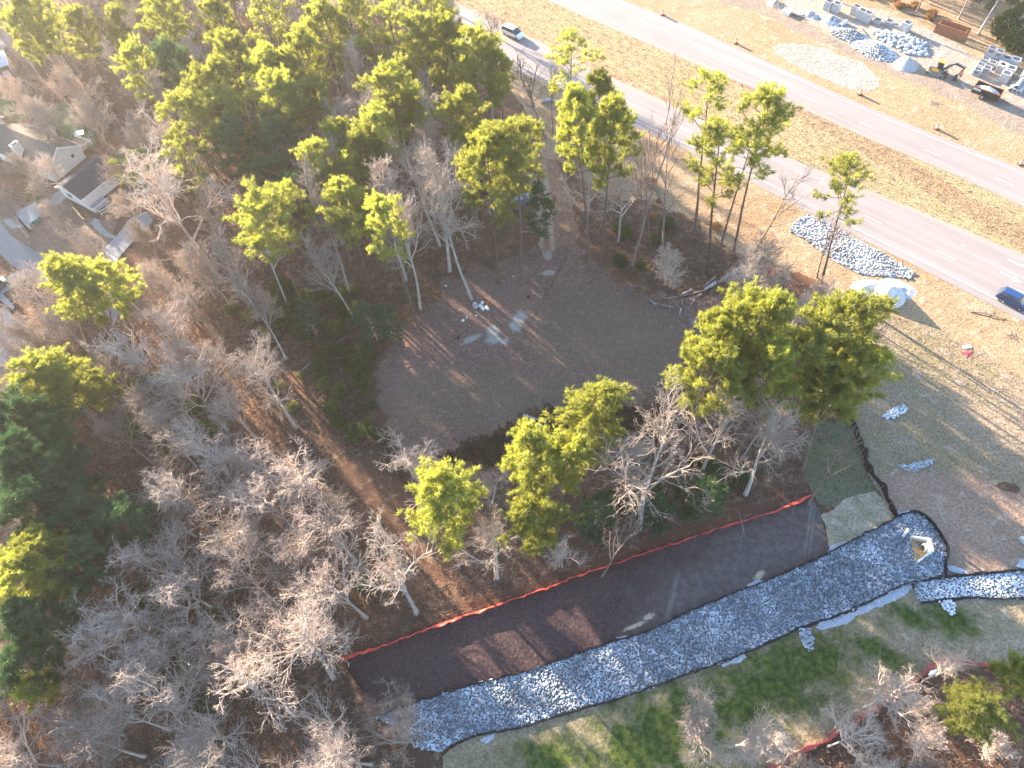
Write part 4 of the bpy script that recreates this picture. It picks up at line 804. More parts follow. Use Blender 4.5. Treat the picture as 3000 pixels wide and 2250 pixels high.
# ================================================================== NEAR ROADSIDE
m_ripw = stone_mat('white_riprap', (.48, .455, .43), (.33, .315, .30), (.40, .33, .25))
RB = PL([(2309, 675), (2340, 640), (2367, 628), (2400, 640), (2442, 665), (2497, 697), (2587, 741), (2640, 775), (2681, 802), (2667, 817), (2587, 809), (2515, 802), (2435, 759), (2370, 712)])
bed = sheet('roadside_stone_bed', RB, m_fines, .4); rr = random.Random(8)
stones_at('stones', near_first([(x, y, .1+rr.random()*.12, rr.uniform(.16, .3)) for x, y in scatter(RB, .42)]), m_ripw, parent=bed, near=200)
e = empty('sand_pile', (*P(2597, 868), 0), 0, 'white two-humped sand pile with scooped top beside the dirt shoulder', 'sand pile')
mound('main_hump', 3.1, 2.5, 2.4, m_sand, e, (0, 0, 0), .3, sharp=1.0, seed=21, rough=.1); mound('side_hump', 2.8, 2.0, 1.0, m_sand, e, (-2.6, 1.7, 0), .3, seed=22, rough=.3); mound('gravel_skirt', 3.4, 2.4, .5, m_heap, e, (1.9, 1.2, 0), -.5, seed=23, rough=.4)
b = MB(); b.tube([(0, 0, .1), (1.6, -.5, .25), (3.6, -1.6, .12), (4.6, -1.9, .08)], [.09, .08, .06, .03], 6); b.tube([(1.5, -.5, .2), (1.9, .4, .5), (2.5, 1.1, .5)], [.05, .04, .02], 5); b.tube([(3.0, -1.3, .2), (3.6, -.7, .4)], [.04, .02], 5)
tag(b.build('fallen_branch', m_wood, None, (*P(2842, 914), 0)), 'forked dead branch lying on the dirt shoulder below the blue car', 'branch')
rr = random.Random(4)
for i in range(2):
    b = MB()
    for k in range(9): a = rr.random()*6.28; L_ = rr.uniform(.6, 1.8); b.tube([(0, 0, .06), (math.cos(a)*L_*.5, math.sin(a)*L_*.5, .2), (math.cos(a)*L_, math.sin(a)*L_, .05)], [.04, .03, .015], 4)
    tag(b.build('brush_pile', m_wood, None, (*P(*[(2960, 985), (2735, 300)][i]), 0)), ['scattered dead twigs on the dirt shoulder at the right frame edge', 'broken roots and twigs on the dirt below the excavator'][i], 'twigs')
e = empty('survey_marker', (*P(2835, 1036), 0), 0, 'red and white survey tape marker on the edge of the dirt shoulder', 'survey marker'); b = MB()
for k in range(5): a = k*1.257+.3; b.tube([(0, 0, .05), (math.cos(a)*1.0, math.sin(a)*1.0, .04)], [.16, .05], 4)
b.build('tape', simple('pink_red_tape', (.75, .06, .10), .6), e); MB().box((.3, 1.1, .08), (1.2, .5, .14)).build('board', m_white, e); MB().tube([(0, 0, 0), (.02, 0, .9)], .03, 5).build('stake', m_stake, e)
# stone check dams
for i, (pts, lab) in enumerate([([(2582, 1222), (2600, 1205), (2640, 1186), (2658, 1190), (2655, 1205), (2620, 1228), (2590, 1230)], 'small bluish stone check dam on the slope beside the silt fence'), ([(2626, 1362), (2660, 1362), (2700, 1352), (2733, 1346), (2736, 1354), (2700, 1376), (2670, 1384), (2640, 1376)], 'longer bluish stone check dam on the slope above the bare soil'),
                                ([(2338, 1842), (2366, 1836), (2378, 1850), (2384, 1880), (2380, 1900), (2368, 1908), (2352, 1890), (2340, 1862)], 'teardrop of pale stones hanging below the stone channel over the lawn'), ([(2748, 1762), (2790, 1756), (2800, 1776), (2794, 1802), (2782, 1804), (2762, 1786)], 'teardrop of pale stones hanging below the side channel'),
                                ([(2600, 895-30), (2560, 880-30), (2600, 905-30), (2660, 1040), (2640, 1050)], 'x')][:4]):
    pts = PL(pts); cx0 = sum(p[0] for p in pts)/len(pts); cy0 = sum(p[1] for p in pts)/len(pts); e = empty('check_dam', (cx0, cy0, 0), 0, lab, 'stone check dam')
    it = [(x-cx0, y-cy0, .08+.25*(1-min(1, math.hypot(x-cx0, y-cy0)/2.5)), rr.uniform(.12, .22)) for x, y in scatter(pts, .27)]; mound('core', .9, .5, .2, m_fines, e, rz=.4); stones_at('stones', it, m_rip2, parent=e, near=300)
# ---- concrete headwall
hw = empty('headwall', (*P(2700, 1605), 0), 0, 'white concrete headwall with two wing walls in the stone channel', 'headwall'); ox, oy = P(2700, 1605)
def rel(p): q = P(*p); return (q[0]-ox, q[1]-oy)
zh = lambda x, y: (2480+x/3.19, 1450+y/3.19)
q1, q2, q3, q4 = rel(zh(590, 405)), rel(zh(722, 450)), rel(zh(752, 560)), rel(zh(645, 640))
def wall(name, a, b_, h0, h1, t_, par):
    d = unit(np.array([b_[0]-a[0], b_[1]-a[1]])); n_ = np.array([-d[1], d[0]])*t_/2; m_ = MB(); vs = []
    for q, h_ in ((a, h0), (b_, h1)):
        for s in (-1, 1): vs += [(q[0]+n_[0]*s, q[1]+n_[1]*s, 0), (q[0]+n_[0]*s, q[1]+n_[1]*s, h_)]
    m_.add(vs, [(0, 1, 3, 2), (4, 6, 7, 5), (0, 4, 5, 1), (2, 3, 7, 6), (1, 5, 7, 3), (0, 2, 6, 4)]); m_.build(name, m_concr_w, par)
wall('wing_wall', q1, q2, .7, 1.5, .24, hw); wall('wing_wall', q4, q3, .7, 1.5, .24, hw); wall('back_wall', (q2[0]-.02, q2[1]+.1), (q3[0]-.02, q3[1]-.1), 1.62, 1.62, .3, hw)
b = MB(); cmid = ((q2[0]+q3[0])/2-.1, (q2[1]+q3[1])/2); b.tube([(cmid[0]+.1, cmid[1], .6), (cmid[0]-.42, cmid[1]+.02, .6)], .48, 16); b.build('pipe_collar', m_concr_w, hw)
b = MB(); b.tube([(cmid[0]-.30, cmid[1], .6), (cmid[0]-.45, cmid[1]+.02, .6)], .36, 16); b.build('pipe_mouth', m_black, hw)
b = MB(); b.prism([q1, q2, q3, q4], .16, .26); b.build('apron', simple('muddy_apron', (.34, .22, .09), .5, .3, 1.5, col2=(.20, .13, .05)), hw)
b = MB(); b.box((0, 0, .2), (1.35, .3, .3)); o = b.build('pipe_section', m_concr_w, None, (*P(2650, 1563), .05)); o.rotation_euler.z = .75; tag(o, 'short white concrete piece lying on the stones beside the headwall', 'concrete piece')
b = MB(); b.box((0, 0, .35), (1.5, .5, .7), taper=.8); o = b.build('concrete_wall', m_concr_w, None, (*P(3000, 1590), 0)); o.rotation_euler.z = -1.1; tag(o, 'corner of a white concrete wall at the right frame edge above the side channel', 'concrete wall')
b = MB(); b.tube([(-.5, -.2, .9), (0, 0, 1.0), (.6, .3, .85)], [.1, .28, .1], 7); tag(b.build('white_cloth', m_white, None, (*P(2722, 1976), -.1)), 'white cloth caught on the dark red netting', 'cloth')
# ================================================================== PEOPLE
def person(x, y, rz, label, top, trousers, hat=None, stride=.12, h=1.78):
    J = dict(pel=(0, 0, .95), bel=(0, 0, 1.12), che=(0, .0, 1.36), nek=(0, 0, 1.50), hed=(0, .01, 1.62), crn=(0, .0, 1.74), hl=(-.1, 0, .92), kl=(-.11, stride*.6, .5), al=(-.11, -.02+stride*.6, .09), tl=(-.12, .14+stride*.6, .04),
             hr=(.1, 0, .92), kr=(.11, -stride*.2, .5), ar=(.11, -stride, .09), tr=(.12, .15-stride, .04), sl=(-.18, 0, 1.42), el=(-.25, .02, 1.14), wl=(-.22, .15, .92), gl=(-.2, .2, .84), sr=(.18, 0, 1.42), er=(.26, .02, 1.14), wr=(.24, .12, .92), gr=(.22, .17, .84))
    Rr = dict(pel=.145, bel=.13, che=.15, nek=.06, hed=.095, crn=.07, hl=.1, kl=.065, al=.045, tl=.045, hr=.1, kr=.065, ar=.045, tr=.045, sl=.07, el=.05, wl=.033, gl=.035, sr=.07, er=.05, wr=.033, gr=.035)
    E_ = [('pel', 'bel'), ('bel', 'che'), ('che', 'nek'), ('nek', 'hed'), ('hed', 'crn'), ('pel', 'hl'), ('hl', 'kl'), ('kl', 'al'), ('al', 'tl'), ('pel', 'hr'), ('hr', 'kr'), ('kr', 'ar'), ('ar', 'tr'), ('che', 'sl'), ('sl', 'el'), ('el', 'wl'), ('wl', 'gl'), ('che', 'sr'), ('sr', 'er'), ('er', 'wr'), ('wr', 'gr')]
    ks = list(J); fin = []
    for s, g_ in ((-1, 'gl'), (1, 'gr')):
        for k in range(5):
            n_ = 'f%s%d' % (g_, k); bx = J[g_]; J[n_] = (bx[0]+(k-2)*.017, bx[1]+.03+.012*(k < 4), bx[2]-.07+.012*abs(k-2)+(.03 if k == 4 else 0)); Rr[n_] = .009; E_.append((g_, n_))
    ks = list(J); me = bpy.data.meshes.new('body'); me.from_pydata([J[k] for k in ks], [(ks.index(a), ks.index(b_)) for a, b_ in E_], []); o = link('body', me)
    sk = o.modifiers.new('skin', 'SKIN'); sk.use_smooth_shade = True
    for i, k in enumerate(ks): me.skin_vertices[0].data[i].radius = (Rr[k], Rr[k]*(.8 if k in ('pel', 'bel', 'che') else 1))
    me.skin_vertices[0].data[0].use_root = True
    ss = o.modifiers.new('sub', 'SUBSURF'); ss.levels = ss.render_levels = 1; dg = bpy.context.evaluated_depsgraph_get(); dg.update(); m2 = bpy.data.meshes.new_from_object(o.evaluated_get(dg)); bpy.data.objects.remove(o)
    m2.materials.clear(); skin = simple('skin', (.42, .26, .19), .6)
    for q in (skin, top, trousers, m_white, hat or simple('dark_hair', (.03, .02, .015), .8)): m2.materials.append(q)
    for f in m2.polygons:
        c_ = f.center; f.material_index = 3 if c_.z < .11 else 2 if c_.z < .96 and abs(c_.x) < .2 and not (abs(c_.x) > .17 and c_.z > .78) else 1 if c_.z < 1.5 and c_.z > .93 else 0 if c_.z < 1.66 and c_.y > -.03 or c_.z < 1.5 else 4
    e = empty('person', (x, y, .02), rz, label, 'person'); link('body', m2, e); e.scale = (h/1.78,)*3
    return e
m_hv = simple('hi_vis_orange', (.85, .14, .05), .6); m_red = simple('red_cloth', (.34, .03, .035), .8); m_navy = simple('navy_cloth', (.02, .02, .04), .8); m_grey = simple('grey_cloth', (.22, .22, .24), .8)
pe = person(*P(1549, 882), math.pi*.97, 'person in dark top and red trousers standing in the clearing', m_navy, m_red); MB().box((0, -.12, 1.36), (.3, .03, .08)).build('white_stripe', m_trim, pe)
pe = person(*P(2808, 234), 2.4, 'worker in orange high-visibility vest and hard hat beside the excavator bucket', m_hv, m_grey, simple('red_hat', (.75, .1, .06), .4)); MB().box((0, .135, 1.2), (.32, .03, .07)).build('reflective_band', m_trim, pe)
# ================================================================== THINGS ON THE CLEARING
def at(name, o, label, cat): return tag(o, label, cat)
zc = lambda x, y: P(1250+x/5.53, 780+y/5.53)
def drum(px, r, L_, rz, mat, label, cat='barrel', name='barrel', hollow=True):
    b = MB(); b.T = Matrix.Rotation(math.pi/2, 4, 'Y'); b.lathe([(r*.05, -L_/2), (r, -L_/2), (r*1.04, -L_*.2), (r, 0), (r*1.04, L_*.2), (r, L_/2), (r*.86, L_/2), (r*.8, L_*.3), (0, L_*.3)], 14); o = b.build(name, mat, None, (*zc(*px), r), True); o.rotation_euler.z = rz; return tag(o, label, cat)
m_galv = simple('galvanised', (.42, .46, .52), .5, .2, 3., metal=.3)
drum((798, 665), .38, .95, 2.0, m_galv, 'grey-blue metal drum lying on its side, left in the junk group')
drum((893, 680), .28, 1.15, 2.1, m_white, 'long white tank lying in the middle of the junk group', 'tank', 'tank'); drum((985, 692), .24, .75, 1.9, m_white, 'small white drum at the right of the junk group')
drum((907, 607), .22, .4, 0, m_white, 'white bucket above the long white tank', 'bucket', 'bucket')
b = MB(); b.box((0, 0, .2), (.45, .5, .4)); b.box((0, .22, .55), (.45, .06, .5)); tag(bevel(b.build('orange_chair', simple('faded_orange', (.5, .16, .05), .6), None, (*zc(995, 625), 0)), .04), 'small orange seat at the top right of the junk group', 'chair')
for i, (q, r, c_) in enumerate([((308, 320), .35, m_galv), ((1405, 170), .3, m_heap), ((722, 525), .45, m_heap), ((800, 800), .25, m_white), ((530, 712), .16, m_white), ((535, 663), .1, m_white), ((410, 1570), .2, m_cut), ((590, 880), .35, m_white), ((650, 835), .3, m_sand)]):
    mo = mound(['plastic_bag', 'rock', 'root_clod', 'rag', 'paper_scrap', 'paper_scrap', 'wood_chunk', 'rubble_patch', 'rubble_patch'][i], r, r*.8, r*.9, c_, None, (*zc(*q), 0), i, n=10, seed=i, rough=.6, sharp=0)
    tag(mo, ['blue-grey plastic bag lying left of the tall forked tree', 'grey rock between the tall trunks at the head of the clearing', 'grey root clod at the foot of the tall forked tree', 'white rag below the long white tank', 'larger pale paper scrap left of the junk group', 'smaller pale paper scrap left of the junk group', 'small wood chunk low on the left of the clearing', 'nearer white rubble patch left of the junk', 'farther white rubble patch left of the junk'][i], ['bag', 'rock', 'root clod', 'rag', 'paper', 'paper', 'wood chunk', 'rubble', 'rubble'][i])
b = MB().tube([(0, 0, .06), (.9, -.5, .06)], .06, 5).build('board', m_cut, None, (*zc(765, 740), 0)); tag(b, 'short pale board below the grey metal drum', 'board')
b = MB(); b.tube([(0, 0, .03), (.25, -1.3, .25)], .03, 5); b.tube([(.2, -1.2, .15), (.35, -1.9, .3)], [.12, .22], 6); tag(b.build('wheelbarrow_frame', m_black, None, (*zc(475, 1030), 0)), 'dark thin-handled tool lying at the left of the pale scuff marks', 'tool')
def log(pts, r, mat, label, name='log'):
    o0 = P(*pts[0]); rr_ = [(P(*p)[0]-o0[0], P(*p)[1]-o0[1], r+.02) for p in pts]; n = len(rr_); b = MB(); b.tube(rr_, [r*(1-.35*i/(n-1)) for i in range(n)], 8); return tag(b.build(name, mat, None, (*o0, 0)), label, 'log')
zl = lambda x, y: (1900+x/2.765, 350+y/2.765)
log([zl(770, 1215), zl(700, 1245), zl(660, 1275)], .42, m_wood2, 'thick log with splintered root end, farthest right in the log line')
for i, (a, c_) in enumerate([((655, 1270), (612, 1305)), ((608, 1302), (556, 1335)), ((540, 1335), (455, 1385)), ((535, 1290), (440, 1365)), ((345, 1388), (270, 1420)), ((430, 1425), (370, 1450)), ((375, 1465), (335, 1508)), ((270, 1465), (275, 1520)), ((262, 1535), (250, 1590)), ((460, 1390), (235, 1440)), ((230, 1440), (90, 1460)), ((200, 1530), (60, 1500)), ((60, 1505), (10, 1470))]):
    log([zl(*a), zl(*c_)], (.3, .3, .32, .24, .18, .2, .12, .14, .14, .13, .08, .2, .18)[i], m_wood if i % 2 else m_wood2, ['sawn log section just left of the thick splintered one', 'second sawn log section from the splintered one', 'third sawn log section, palest of the line', 'dark log beside the palest section', 'short log at the left end of the line', 'short log below the line, in the middle', 'thin stick pointing down below the log line', 'upright stub in the twig tangle', 'short stub below the twig tangle', 'long thin pale trunk crossing the leaf litter', 'thin branch tip pointing left from the pale trunk', 'grey log at the far lower left of the log line', 'last grey log at the clearing edge'][i])
log([(1533, 1219), (1570, 1230), (1602, 1243)], .22, m_wood2, 'pale grey log at the lower edge of the clearing beside the top yellow pine'); log([(1545, 1224), (1570, 1228)], .14, m_wood, 'dark short log next to the pale grey log by the top yellow pine'); log([(1560, 1232), (1600, 1232)], .12, m_wood, 'dark slender log above the pale grey log by the top yellow pine')
log([(882, 1090), (940, 1038), (1013, 988)], .11, m_wood2, 'long fallen pole crossing the leaves left of the clearing, diagonal'); log([(935, 1058), (990, 1050), (1040, 1046)], .09, m_wood2, 'thin fallen pole lying level below the diagonal one'); log([(1525, 680), (1562, 682)], .1, m_wood2, 'pale fallen branch near the foot of the trail')
log([(1880, 835), (1820, 853)], .12, m_wood, 'fallen branch at the right rim of the clearing'); log([(2180, 1560), (2165, 1500)], .05, m_wood2, 'thin stick by the netting') 
log([(2890, 1950), (2894, 1905)], .07, m_wood2, 'pale stick standing across the grass above the right end of the dark red netting')
log([(1585, 300), (1615, 296), (1640, 305)], .3, m_heap, 'rough curved mound of spoil at the roadside above the trail', 'spoil_ridge')
e = empty('stick_tangle', (*P(*zl(370, 1640)), 0), 0, 'tangle of pale sticks on the leaves near the right rim of the clearing', 'sticks')
for k in range(12): a = rr.random()*6.28; L_ = rr.uniform(.4, 1.1); MB().tube([(rr.uniform(-.5, .5), rr.uniform(-.5, .5), .05), (math.cos(a)*L_, math.sin(a)*L_, .12)], [.035, .02], 4).build('stick', m_wood2, e)
# ================================================================== HOUSES AND STREET
def shingles(name, c): return ground_mat(name, c, tuple(x*.85 for x in c), tuple(x*1.12 for x in c), big=.4, mid=1.5, fine=6, bd=.02)
m_roof = shingles('grey_brown_shingles', (.125, .115, .10)); m_roofd = shingles('dark_shingles', (.045, .05, .068)); m_lit = simple('leaf_drift', (.30, .17, .09), .9, .3, 3.)
sheet('yard', S([(-60, 330), (-60, 470), (20, 440), (90, 420), (150, 430), (180, 470), (250, 480), (245, 520), (210, 550), (150, 585), (100, 560), (40, 540), (0, 480), (-60, 470), (-60, 560), (80, 640), (220, 600), (330, 470), (260, 340), (240, 270), (190, 200), (140, 190), (60, 200), (-60, 250)][4:14]), m_yard, .5)
sheet('back_lawn', S([(-20, 195), (30, 205), (80, 215), (130, 240), (185, 290), (215, 330), (160, 320), (110, 270), (60, 268), (30, 262), (-20, 230)]), m_ygrass, .6)
sheet('side_yard', PL([(180, 300), (230, 320), (275, 370), (285, 420), (262, 440), (230, 400), (190, 350), (150, 340)]), m_ygrass, .5)
sheet('street', PL([(-150, 560), (0, 645), (30, 690), (100, 735), (230, 790), (280, 820), (340, 870), (370, 915), (360, 940), (330, 945), (300, 935), (270, 920), (200, 880), (85, 808), (30, 775), (0, 740), (-150, 660)]), m_street, .15)
sheet('driveway', PL([(10, 650), (50, 622), (110, 590), (150, 575), (175, 560), (200, 580), (160, 608), (110, 640), (80, 668), (35, 670)]), m_conc, .1)
sheet('driveway', PL([(255, 780), (300, 740), (345, 690), (385, 640), (430, 620), (450, 650), (400, 700), (355, 750), (325, 790), (300, 800)]), m_conc, .1)
sheet('front_walk', PL([(268, 655), (278, 640), (290, 645), (300, 665), (325, 688), (345, 695), (338, 702), (310, 695), (280, 672)]), m_conc, .06, .3)
sheet('short_drive', PL([(-60, 850), (0, 830), (30, 808), (52, 795), (85, 812), (60, 830), (30, 850), (10, 862), (45, 900), (40, 910), (0, 880), (-60, 900)]), m_conc, .06)
sheet('left_drive', PL([(-60, 900), (20, 905), (70, 950), (100, 990), (80, 1040), (0, 1100), (-60, 1100)]), m_conc, .3)
sheet('parking_apron', PL([(-60, 150), (0, 95), (40, 80), (68, 100), (40, 125), (10, 150), (-60, 200)]), m_street, .15)
def gable_house(name, A, B, L_, ze, zr, label, roofm, wallm, over=.35, vents=True):
    """gable wall from A to B, ridge running back L_ metres"""
    A, B = np.array(A), np.array(B); u = unit(B-A); W_ = np.hypot(*(B-A)); v = np.array([-u[1], u[0]]); e = empty(name, (*A, 0), math.atan2(u[1], u[0]), label, 'house')
    b = MB(); b.add([(0, 0, 0), (W_, 0, 0), (W_, 0, ze), (W_/2, 0, zr), (0, 0, ze), (0, L_, 0), (W_, L_, 0), (W_, L_, ze), (W_/2, L_, zr), (0, L_, ze)], [(0, 1, 2, 3, 4), (5, 9, 8, 7, 6), (0, 4, 9, 5), (1, 6, 7, 2)]); b.build('wall', wallm, e)
    sl_ = (zr-ze)/(W_/2)
    for s in (-1, 1):
        b = MB(); x0 = W_/2; x1 = (W_+over) if s > 0 else -over; z1 = ze-over*sl_; y0, y1 = -over, L_+over; t_ = .14; dz = .05
        b.add([(x0, y0, zr+dz), (x1, y0, z1+dz), (x1, y1, z1+dz), (x0, y1, zr+dz), (x0, y0, zr+dz+t_), (x1, y0, z1+dz+t_), (x1, y1, z1+dz+t_), (x0, y1, zr+dz+t_)], [(0, 1, 2, 3), (4, 7, 6, 5), (0, 4, 5, 1), (1, 5, 6, 2), (2, 6, 7, 3), (3, 7, 4, 0)]); r = b.build('roof', roofm, e)
        b = MB(); b.add([(x0, y0-.04, zr-.14), (x1, y0-.04, z1-.14), (x1, y0-.04, z1+.2), (x0, y0-.04, zr+.2), (x0, y0-.01, zr-.14), (x1, y0-.01, z1-.14), (x1, y0-.01, z1+.2), (x0, y0-.01, zr+.2)], [(0, 1, 2, 3), (4, 7, 6, 5), (0, 4, 5, 1), (3, 2, 6, 7), (1, 5, 6, 2)]); b.build('rake_board', m_trim, r)
        b = MB(); b.box((x1+(.05 if s > 0 else -.05), (y0+y1)/2, z1+.06), (.1, y1-y0, .12)); b.build('gutter', m_trim, r)
    return e, W_
he, W_ = gable_house('house', P(165, 534), P(253, 460), 14.6, 2.6, 5.0, 'white gabled house with grey-brown roof and white chimney at the left', m_roof, m_siding)
w_ = MB().box((W_*.72, -.03, 1.9), (.7, .05, .9)).build('window', m_trim, he); MB().box((W_*.72, -.065, 1.9), (.56, .02, .76)).build('pane', m_glass, w_)
for k in range(13): MB().box((W_/2, -.012, .3+k*.33), (W_*(1 if .3+k*.33 < 2.5 else max(.1, (5.0-.3-k*.33)/2.4))-.05, .02, .03)).build('siding_board', m_siding, he)
ch = MB().box((.9, 7.4, 3.9), (1.5, .9, 3.4)).build('chimney', m_siding, he); MB().box((.9, 7.4, 5.66), (.9, .6, .14)).build('flue', m_black, ch); MB().box((.9, 7.4, 5.6), (1.2, .8, .06)).build('chimney_cap', simple('brick_red', (.35, .15, .09), .9), ch)
for q in ((6.0, 5.5), (6.8, 11.)): MB().tube([(q[0], q[1], 2.6+(W_-q[0])*.62), (q[0], q[1], 3.4+(W_-q[0])*.62)], .09, 8).build('roof_vent', m_metal, he)
b = MB(); zf = 3.1
b.add([(W_-1, 9.2, 3.6), (W_+2.2, 9.2, zf), (W_+2.2, 12.6, zf), (W_-1, 12.6, 3.6), (W_-1, 9.2, 3.75), (W_+2.2, 9.2, zf+.15), (W_+2.2, 12.6, zf+.15), (W_-1, 12.6, 3.75)], [(0, 1, 2, 3), (4, 7, 6, 5), (0, 4, 5, 1), (1, 5, 6, 2), (2, 6, 7, 3)]); rp = b.build('rear_porch_roof', m_roof, he); MB().box((W_+2.22, 10.9, 3.15), (.06, 3.5, .2)).build('fascia', m_trim, rp)
b = MB(); b.box((W_+1.0, 9.35, 1.5), (1.9, .1, 3.0)); b.build('rear_porch_wall', m_siding, he)
dk = MB().box((W_+1.6, 3.2, .5), (2.6, 4.4, .14)).build('deck', simple('deck_boards', (.30, .21, .15), .85, .2, 3.), he)
for p in ([(W_+2.9, 1.0, 1.4), (W_+2.9, 5.4, 1.4)], [(W_+2.9, 1.0, 1.0), (W_+2.9, 5.4, 1.0)], [(W_+.4, 1.0, 1.4), (W_+2.9, 1.0, 1.4)]): MB().tube(p, .05, 4).build('rail', m_trim, dk)
for k in range(6): MB().box((W_+2.9, 1.0+k*.88, .95), (.09, .09, .9)).build('post', m_trim, dk)
# rear edge of the leaf-littered roof
rr = random.Random(2); b = MB()
for k in range(130):
    x = W_+.2-abs(rr.gauss(0, .8)); y = rr.uniform(0, 9); z = 2.6+(W_-x)*.64+.26; b.box((x, y, z), (rr.uniform(.1, .35), rr.uniform(.1, .3), .03), rr.random()*3)
tag(b.build('leaf_drift', m_lit, he), kind='stuff')
# front wing with the dark roof, its gable to the street
g0 = P(900/4.608, 330+1095/4.608); A2 = P(191, 577); B2 = P(260, 612)
ge, W2 = gable_house('house_wing', (A2[0], A2[1]), (B2[0], B2[1]), 8.5, 2.5, 3.9, 'lower house wing with dark roof and white front gable beside the white gable wall', m_roofd, m_white)
w_ = MB().box((W2*.42, -.04, 1.6), (1.3, .06, 1.2)).build('window', m_trim, ge); [MB().box((W2*.42+s*.3, -.08, 1.6), (.5, .02, 1.0)).build('pane', m_glass, w_) for s in (-1, 1)]
pz = MB().box((W2+1.2, 1.5, .3), (2.2, 3.4, .16)).build('porch_floor', m_conc, ge)
for p in ([(W2+.2, -.2, 1.1), (W2+2.3, -.2, 1.1)], [(W2+2.3, -.2, 1.1), (W2+2.3, 3.2, 1.1)]): MB().tube(p, .06, 4).build('handrail', m_trim, pz)
for k in range(9): MB().box((W2+.3+k*.24, -.2, .72), (.05, .05, .75)).build('baluster', m_trim, pz)
MB().box((W2+2.3, -.2, .75), (.12, .12, 1.0)).build('post', m_trim, pz)
sr = empty('stair_rail', (*P(300, 632), 0), .9, 'white stair railing beside the curved front walk', 'railing')
for p in ([(0, 0, 1.0), (2.4, 0, .6)], [(0, 0, .4), (2.4, 0, .2)], [(0, .0, 1.0), (0, 1.4, 1.0)]): MB().tube(p, .05, 4).build('rail', m_trim, sr)
for q in ((0, 0, 1.0), (2.4, 0, .65), (0, 1.4, 1.0)): MB().tube([(q[0], q[1], 0), q], .06, 4).build('post', m_trim, sr)
# neighbours at the frame edge
g3, w3 = gable_house('house', P(-30, 420), P(26, 375), 9, 2.6, 4.3, 'neighbouring house with brown roof cut by the left frame edge', simple('brown_shingles', (.22, .15, .12), .9), m_siding)
aw = empty('awning', (*P(26, 205), 0), heading(P(12, 160), P(36, 235)), 'long pale blue awning roof at the upper left frame edge', 'awning'); b = MB(); b.box((0, 0, 2.5), (6.0, 1.9, .12)); b.build('roof_panel', simple('pale_blue_metal', (.45, .52, .58), .5), aw)
for s in (-1, 1): MB().box((0, s*.98, 2.52), (6.1, .07, .18)).build('edge_trim', m_trim, aw)
for s in (-2.8, 0, 2.8): MB().tube([(s, .85, 0), (s, .85, 2.45)], .06, 5).build('post', m_trim, aw)
wf = empty('wooden_fence', (*P(22, 265), 0), heading(P(0, 268), P(34, 252)), 'brown board fence panel by the small green backyard', 'fence')
for k in range(12): MB().box((-1.7+k*.3, 0, .9), (.27, .04, 1.8)).build('board', simple('fence_board', (.28, .17, .12), .9) if k == 0 else bpy.data.materials['fence_board'], wf)
sw = empty('swing_bench', (*P(272, 345), 0), .9, 'white garden arbor at the back of the yard behind the house', 'arbor')
MB().box((0, 0, 1.9), (2.2, 1.1, .08)).build('slatted_roof', m_white, sw)
for a in (-1, 1):
    for c_ in (-.5, .5): MB().tube([(a, c_, 0), (a, c_, 1.9)], .05, 5).build('post', m_white, sw)
tb_ = MB().box((0, 0, .5), (1.5, 1.5, .08)); tb_.box((0, 0, .25), (.15, .15, .48)); o = tb_.build('white_table', m_white, None, (*P(237, 396), 0)); o.rotation_euler.z = .3; tag(o, 'square white table on the ground behind the house', 'table')
tag(mound('covered_grill', .5, .5, 1.1, simple('pink_grey_cover', (.42, .30, .36), .7), None, (*P(268, 398), 0), 0, n=12, seed=3, sharp=0), 'pinkish covered grill near the round bare tree', 'grill')
# pole, transformer, meter boxes, mailbox
up_ = empty('utility_pole', (*P(88, 681), 0), 0, 'dark wooden utility pole on the lawn between street and house', 'utility pole'); MB().tube([(0, 0, 0), (.05, 0, 9.)], [.19, .13], 10).build('pole', simple('creosote_wood', (.07, .05, .04), .9), up_)
MB().tube([(-.7, .3, 8.2), (.7, -.3, 8.2)], .06, 5).build('crossarm', m_wood, up_)
e = empty('transformer_box', (*P(108, 652), 0), .6, 'green ground transformer box on the front lawn', 'transformer'); bevel(MB().box((0, 0, .45), (1.2, 1.0, .9)).build('cabinet', simple('utility_green', (.10, .24, .20), .6), e), .04); MB().box((0, 0, .93), (1.26, 1.06, .06)).build('lid', simple('utility_green_top', (.20, .36, .34), .5), e)
for q, lab in (((62, 668), 'white utility pedestal left of the utility pole foot'), ((92, 672), 'white utility pedestal right of the utility pole foot')):
    o = MB().box((0, 0, .45), (.25, .2, .9)).build('pedestal', m_white, None, (*P(*q), 0)); tag(o, lab, 'pedestal')
e = empty('mailbox', (*P(222, 760), 0), .6, 'dark mailbox on a leaning post at the street edge', 'mailbox'); MB().tube([(0, 0, 0), (0, 0, 1.1)], .06, 6).build('post', m_wood, e); bevel(MB().box((0, 0, 1.2), (.5, .22, .24)).build('box', m_black, e), .05)
# small outbuilding and pale ground showing through the upper wood
sheet('far_yard', PL([(690, -60), (800, -60), (900, -30), (960, 30), (900, 80), (820, 90), (740, 70), (700, 30)]), m_pad, 1.)
ge2, _w = gable_house('shed', P(852, 62), P(880, 52), 3.4, 2.2, 3.1, 'small brown and white shed glimpsed through the upper wood', simple('brown_roof', (.25, .14, .10), .9), m_siding)
# overhead wires at the top right
b = MB()
for k in range(3):
    A = np.array([*P(2720, -10+k*22, 9.5), 9.5]); B = np.array([*P(3060, 40+k*26, 9.5), 9.5]); b.tube([tuple(A+(B-A)*t_-np.array([0, 0, 1.2*math.sin(math.pi*t_)])) for t_ in np.linspace(0, 1, 9)], .03, 4)
b.build('power_line', m_black); tag(bpy.data.objects['power_line'], 'thin overhead wires crossing the wood at the top right', 'power line')
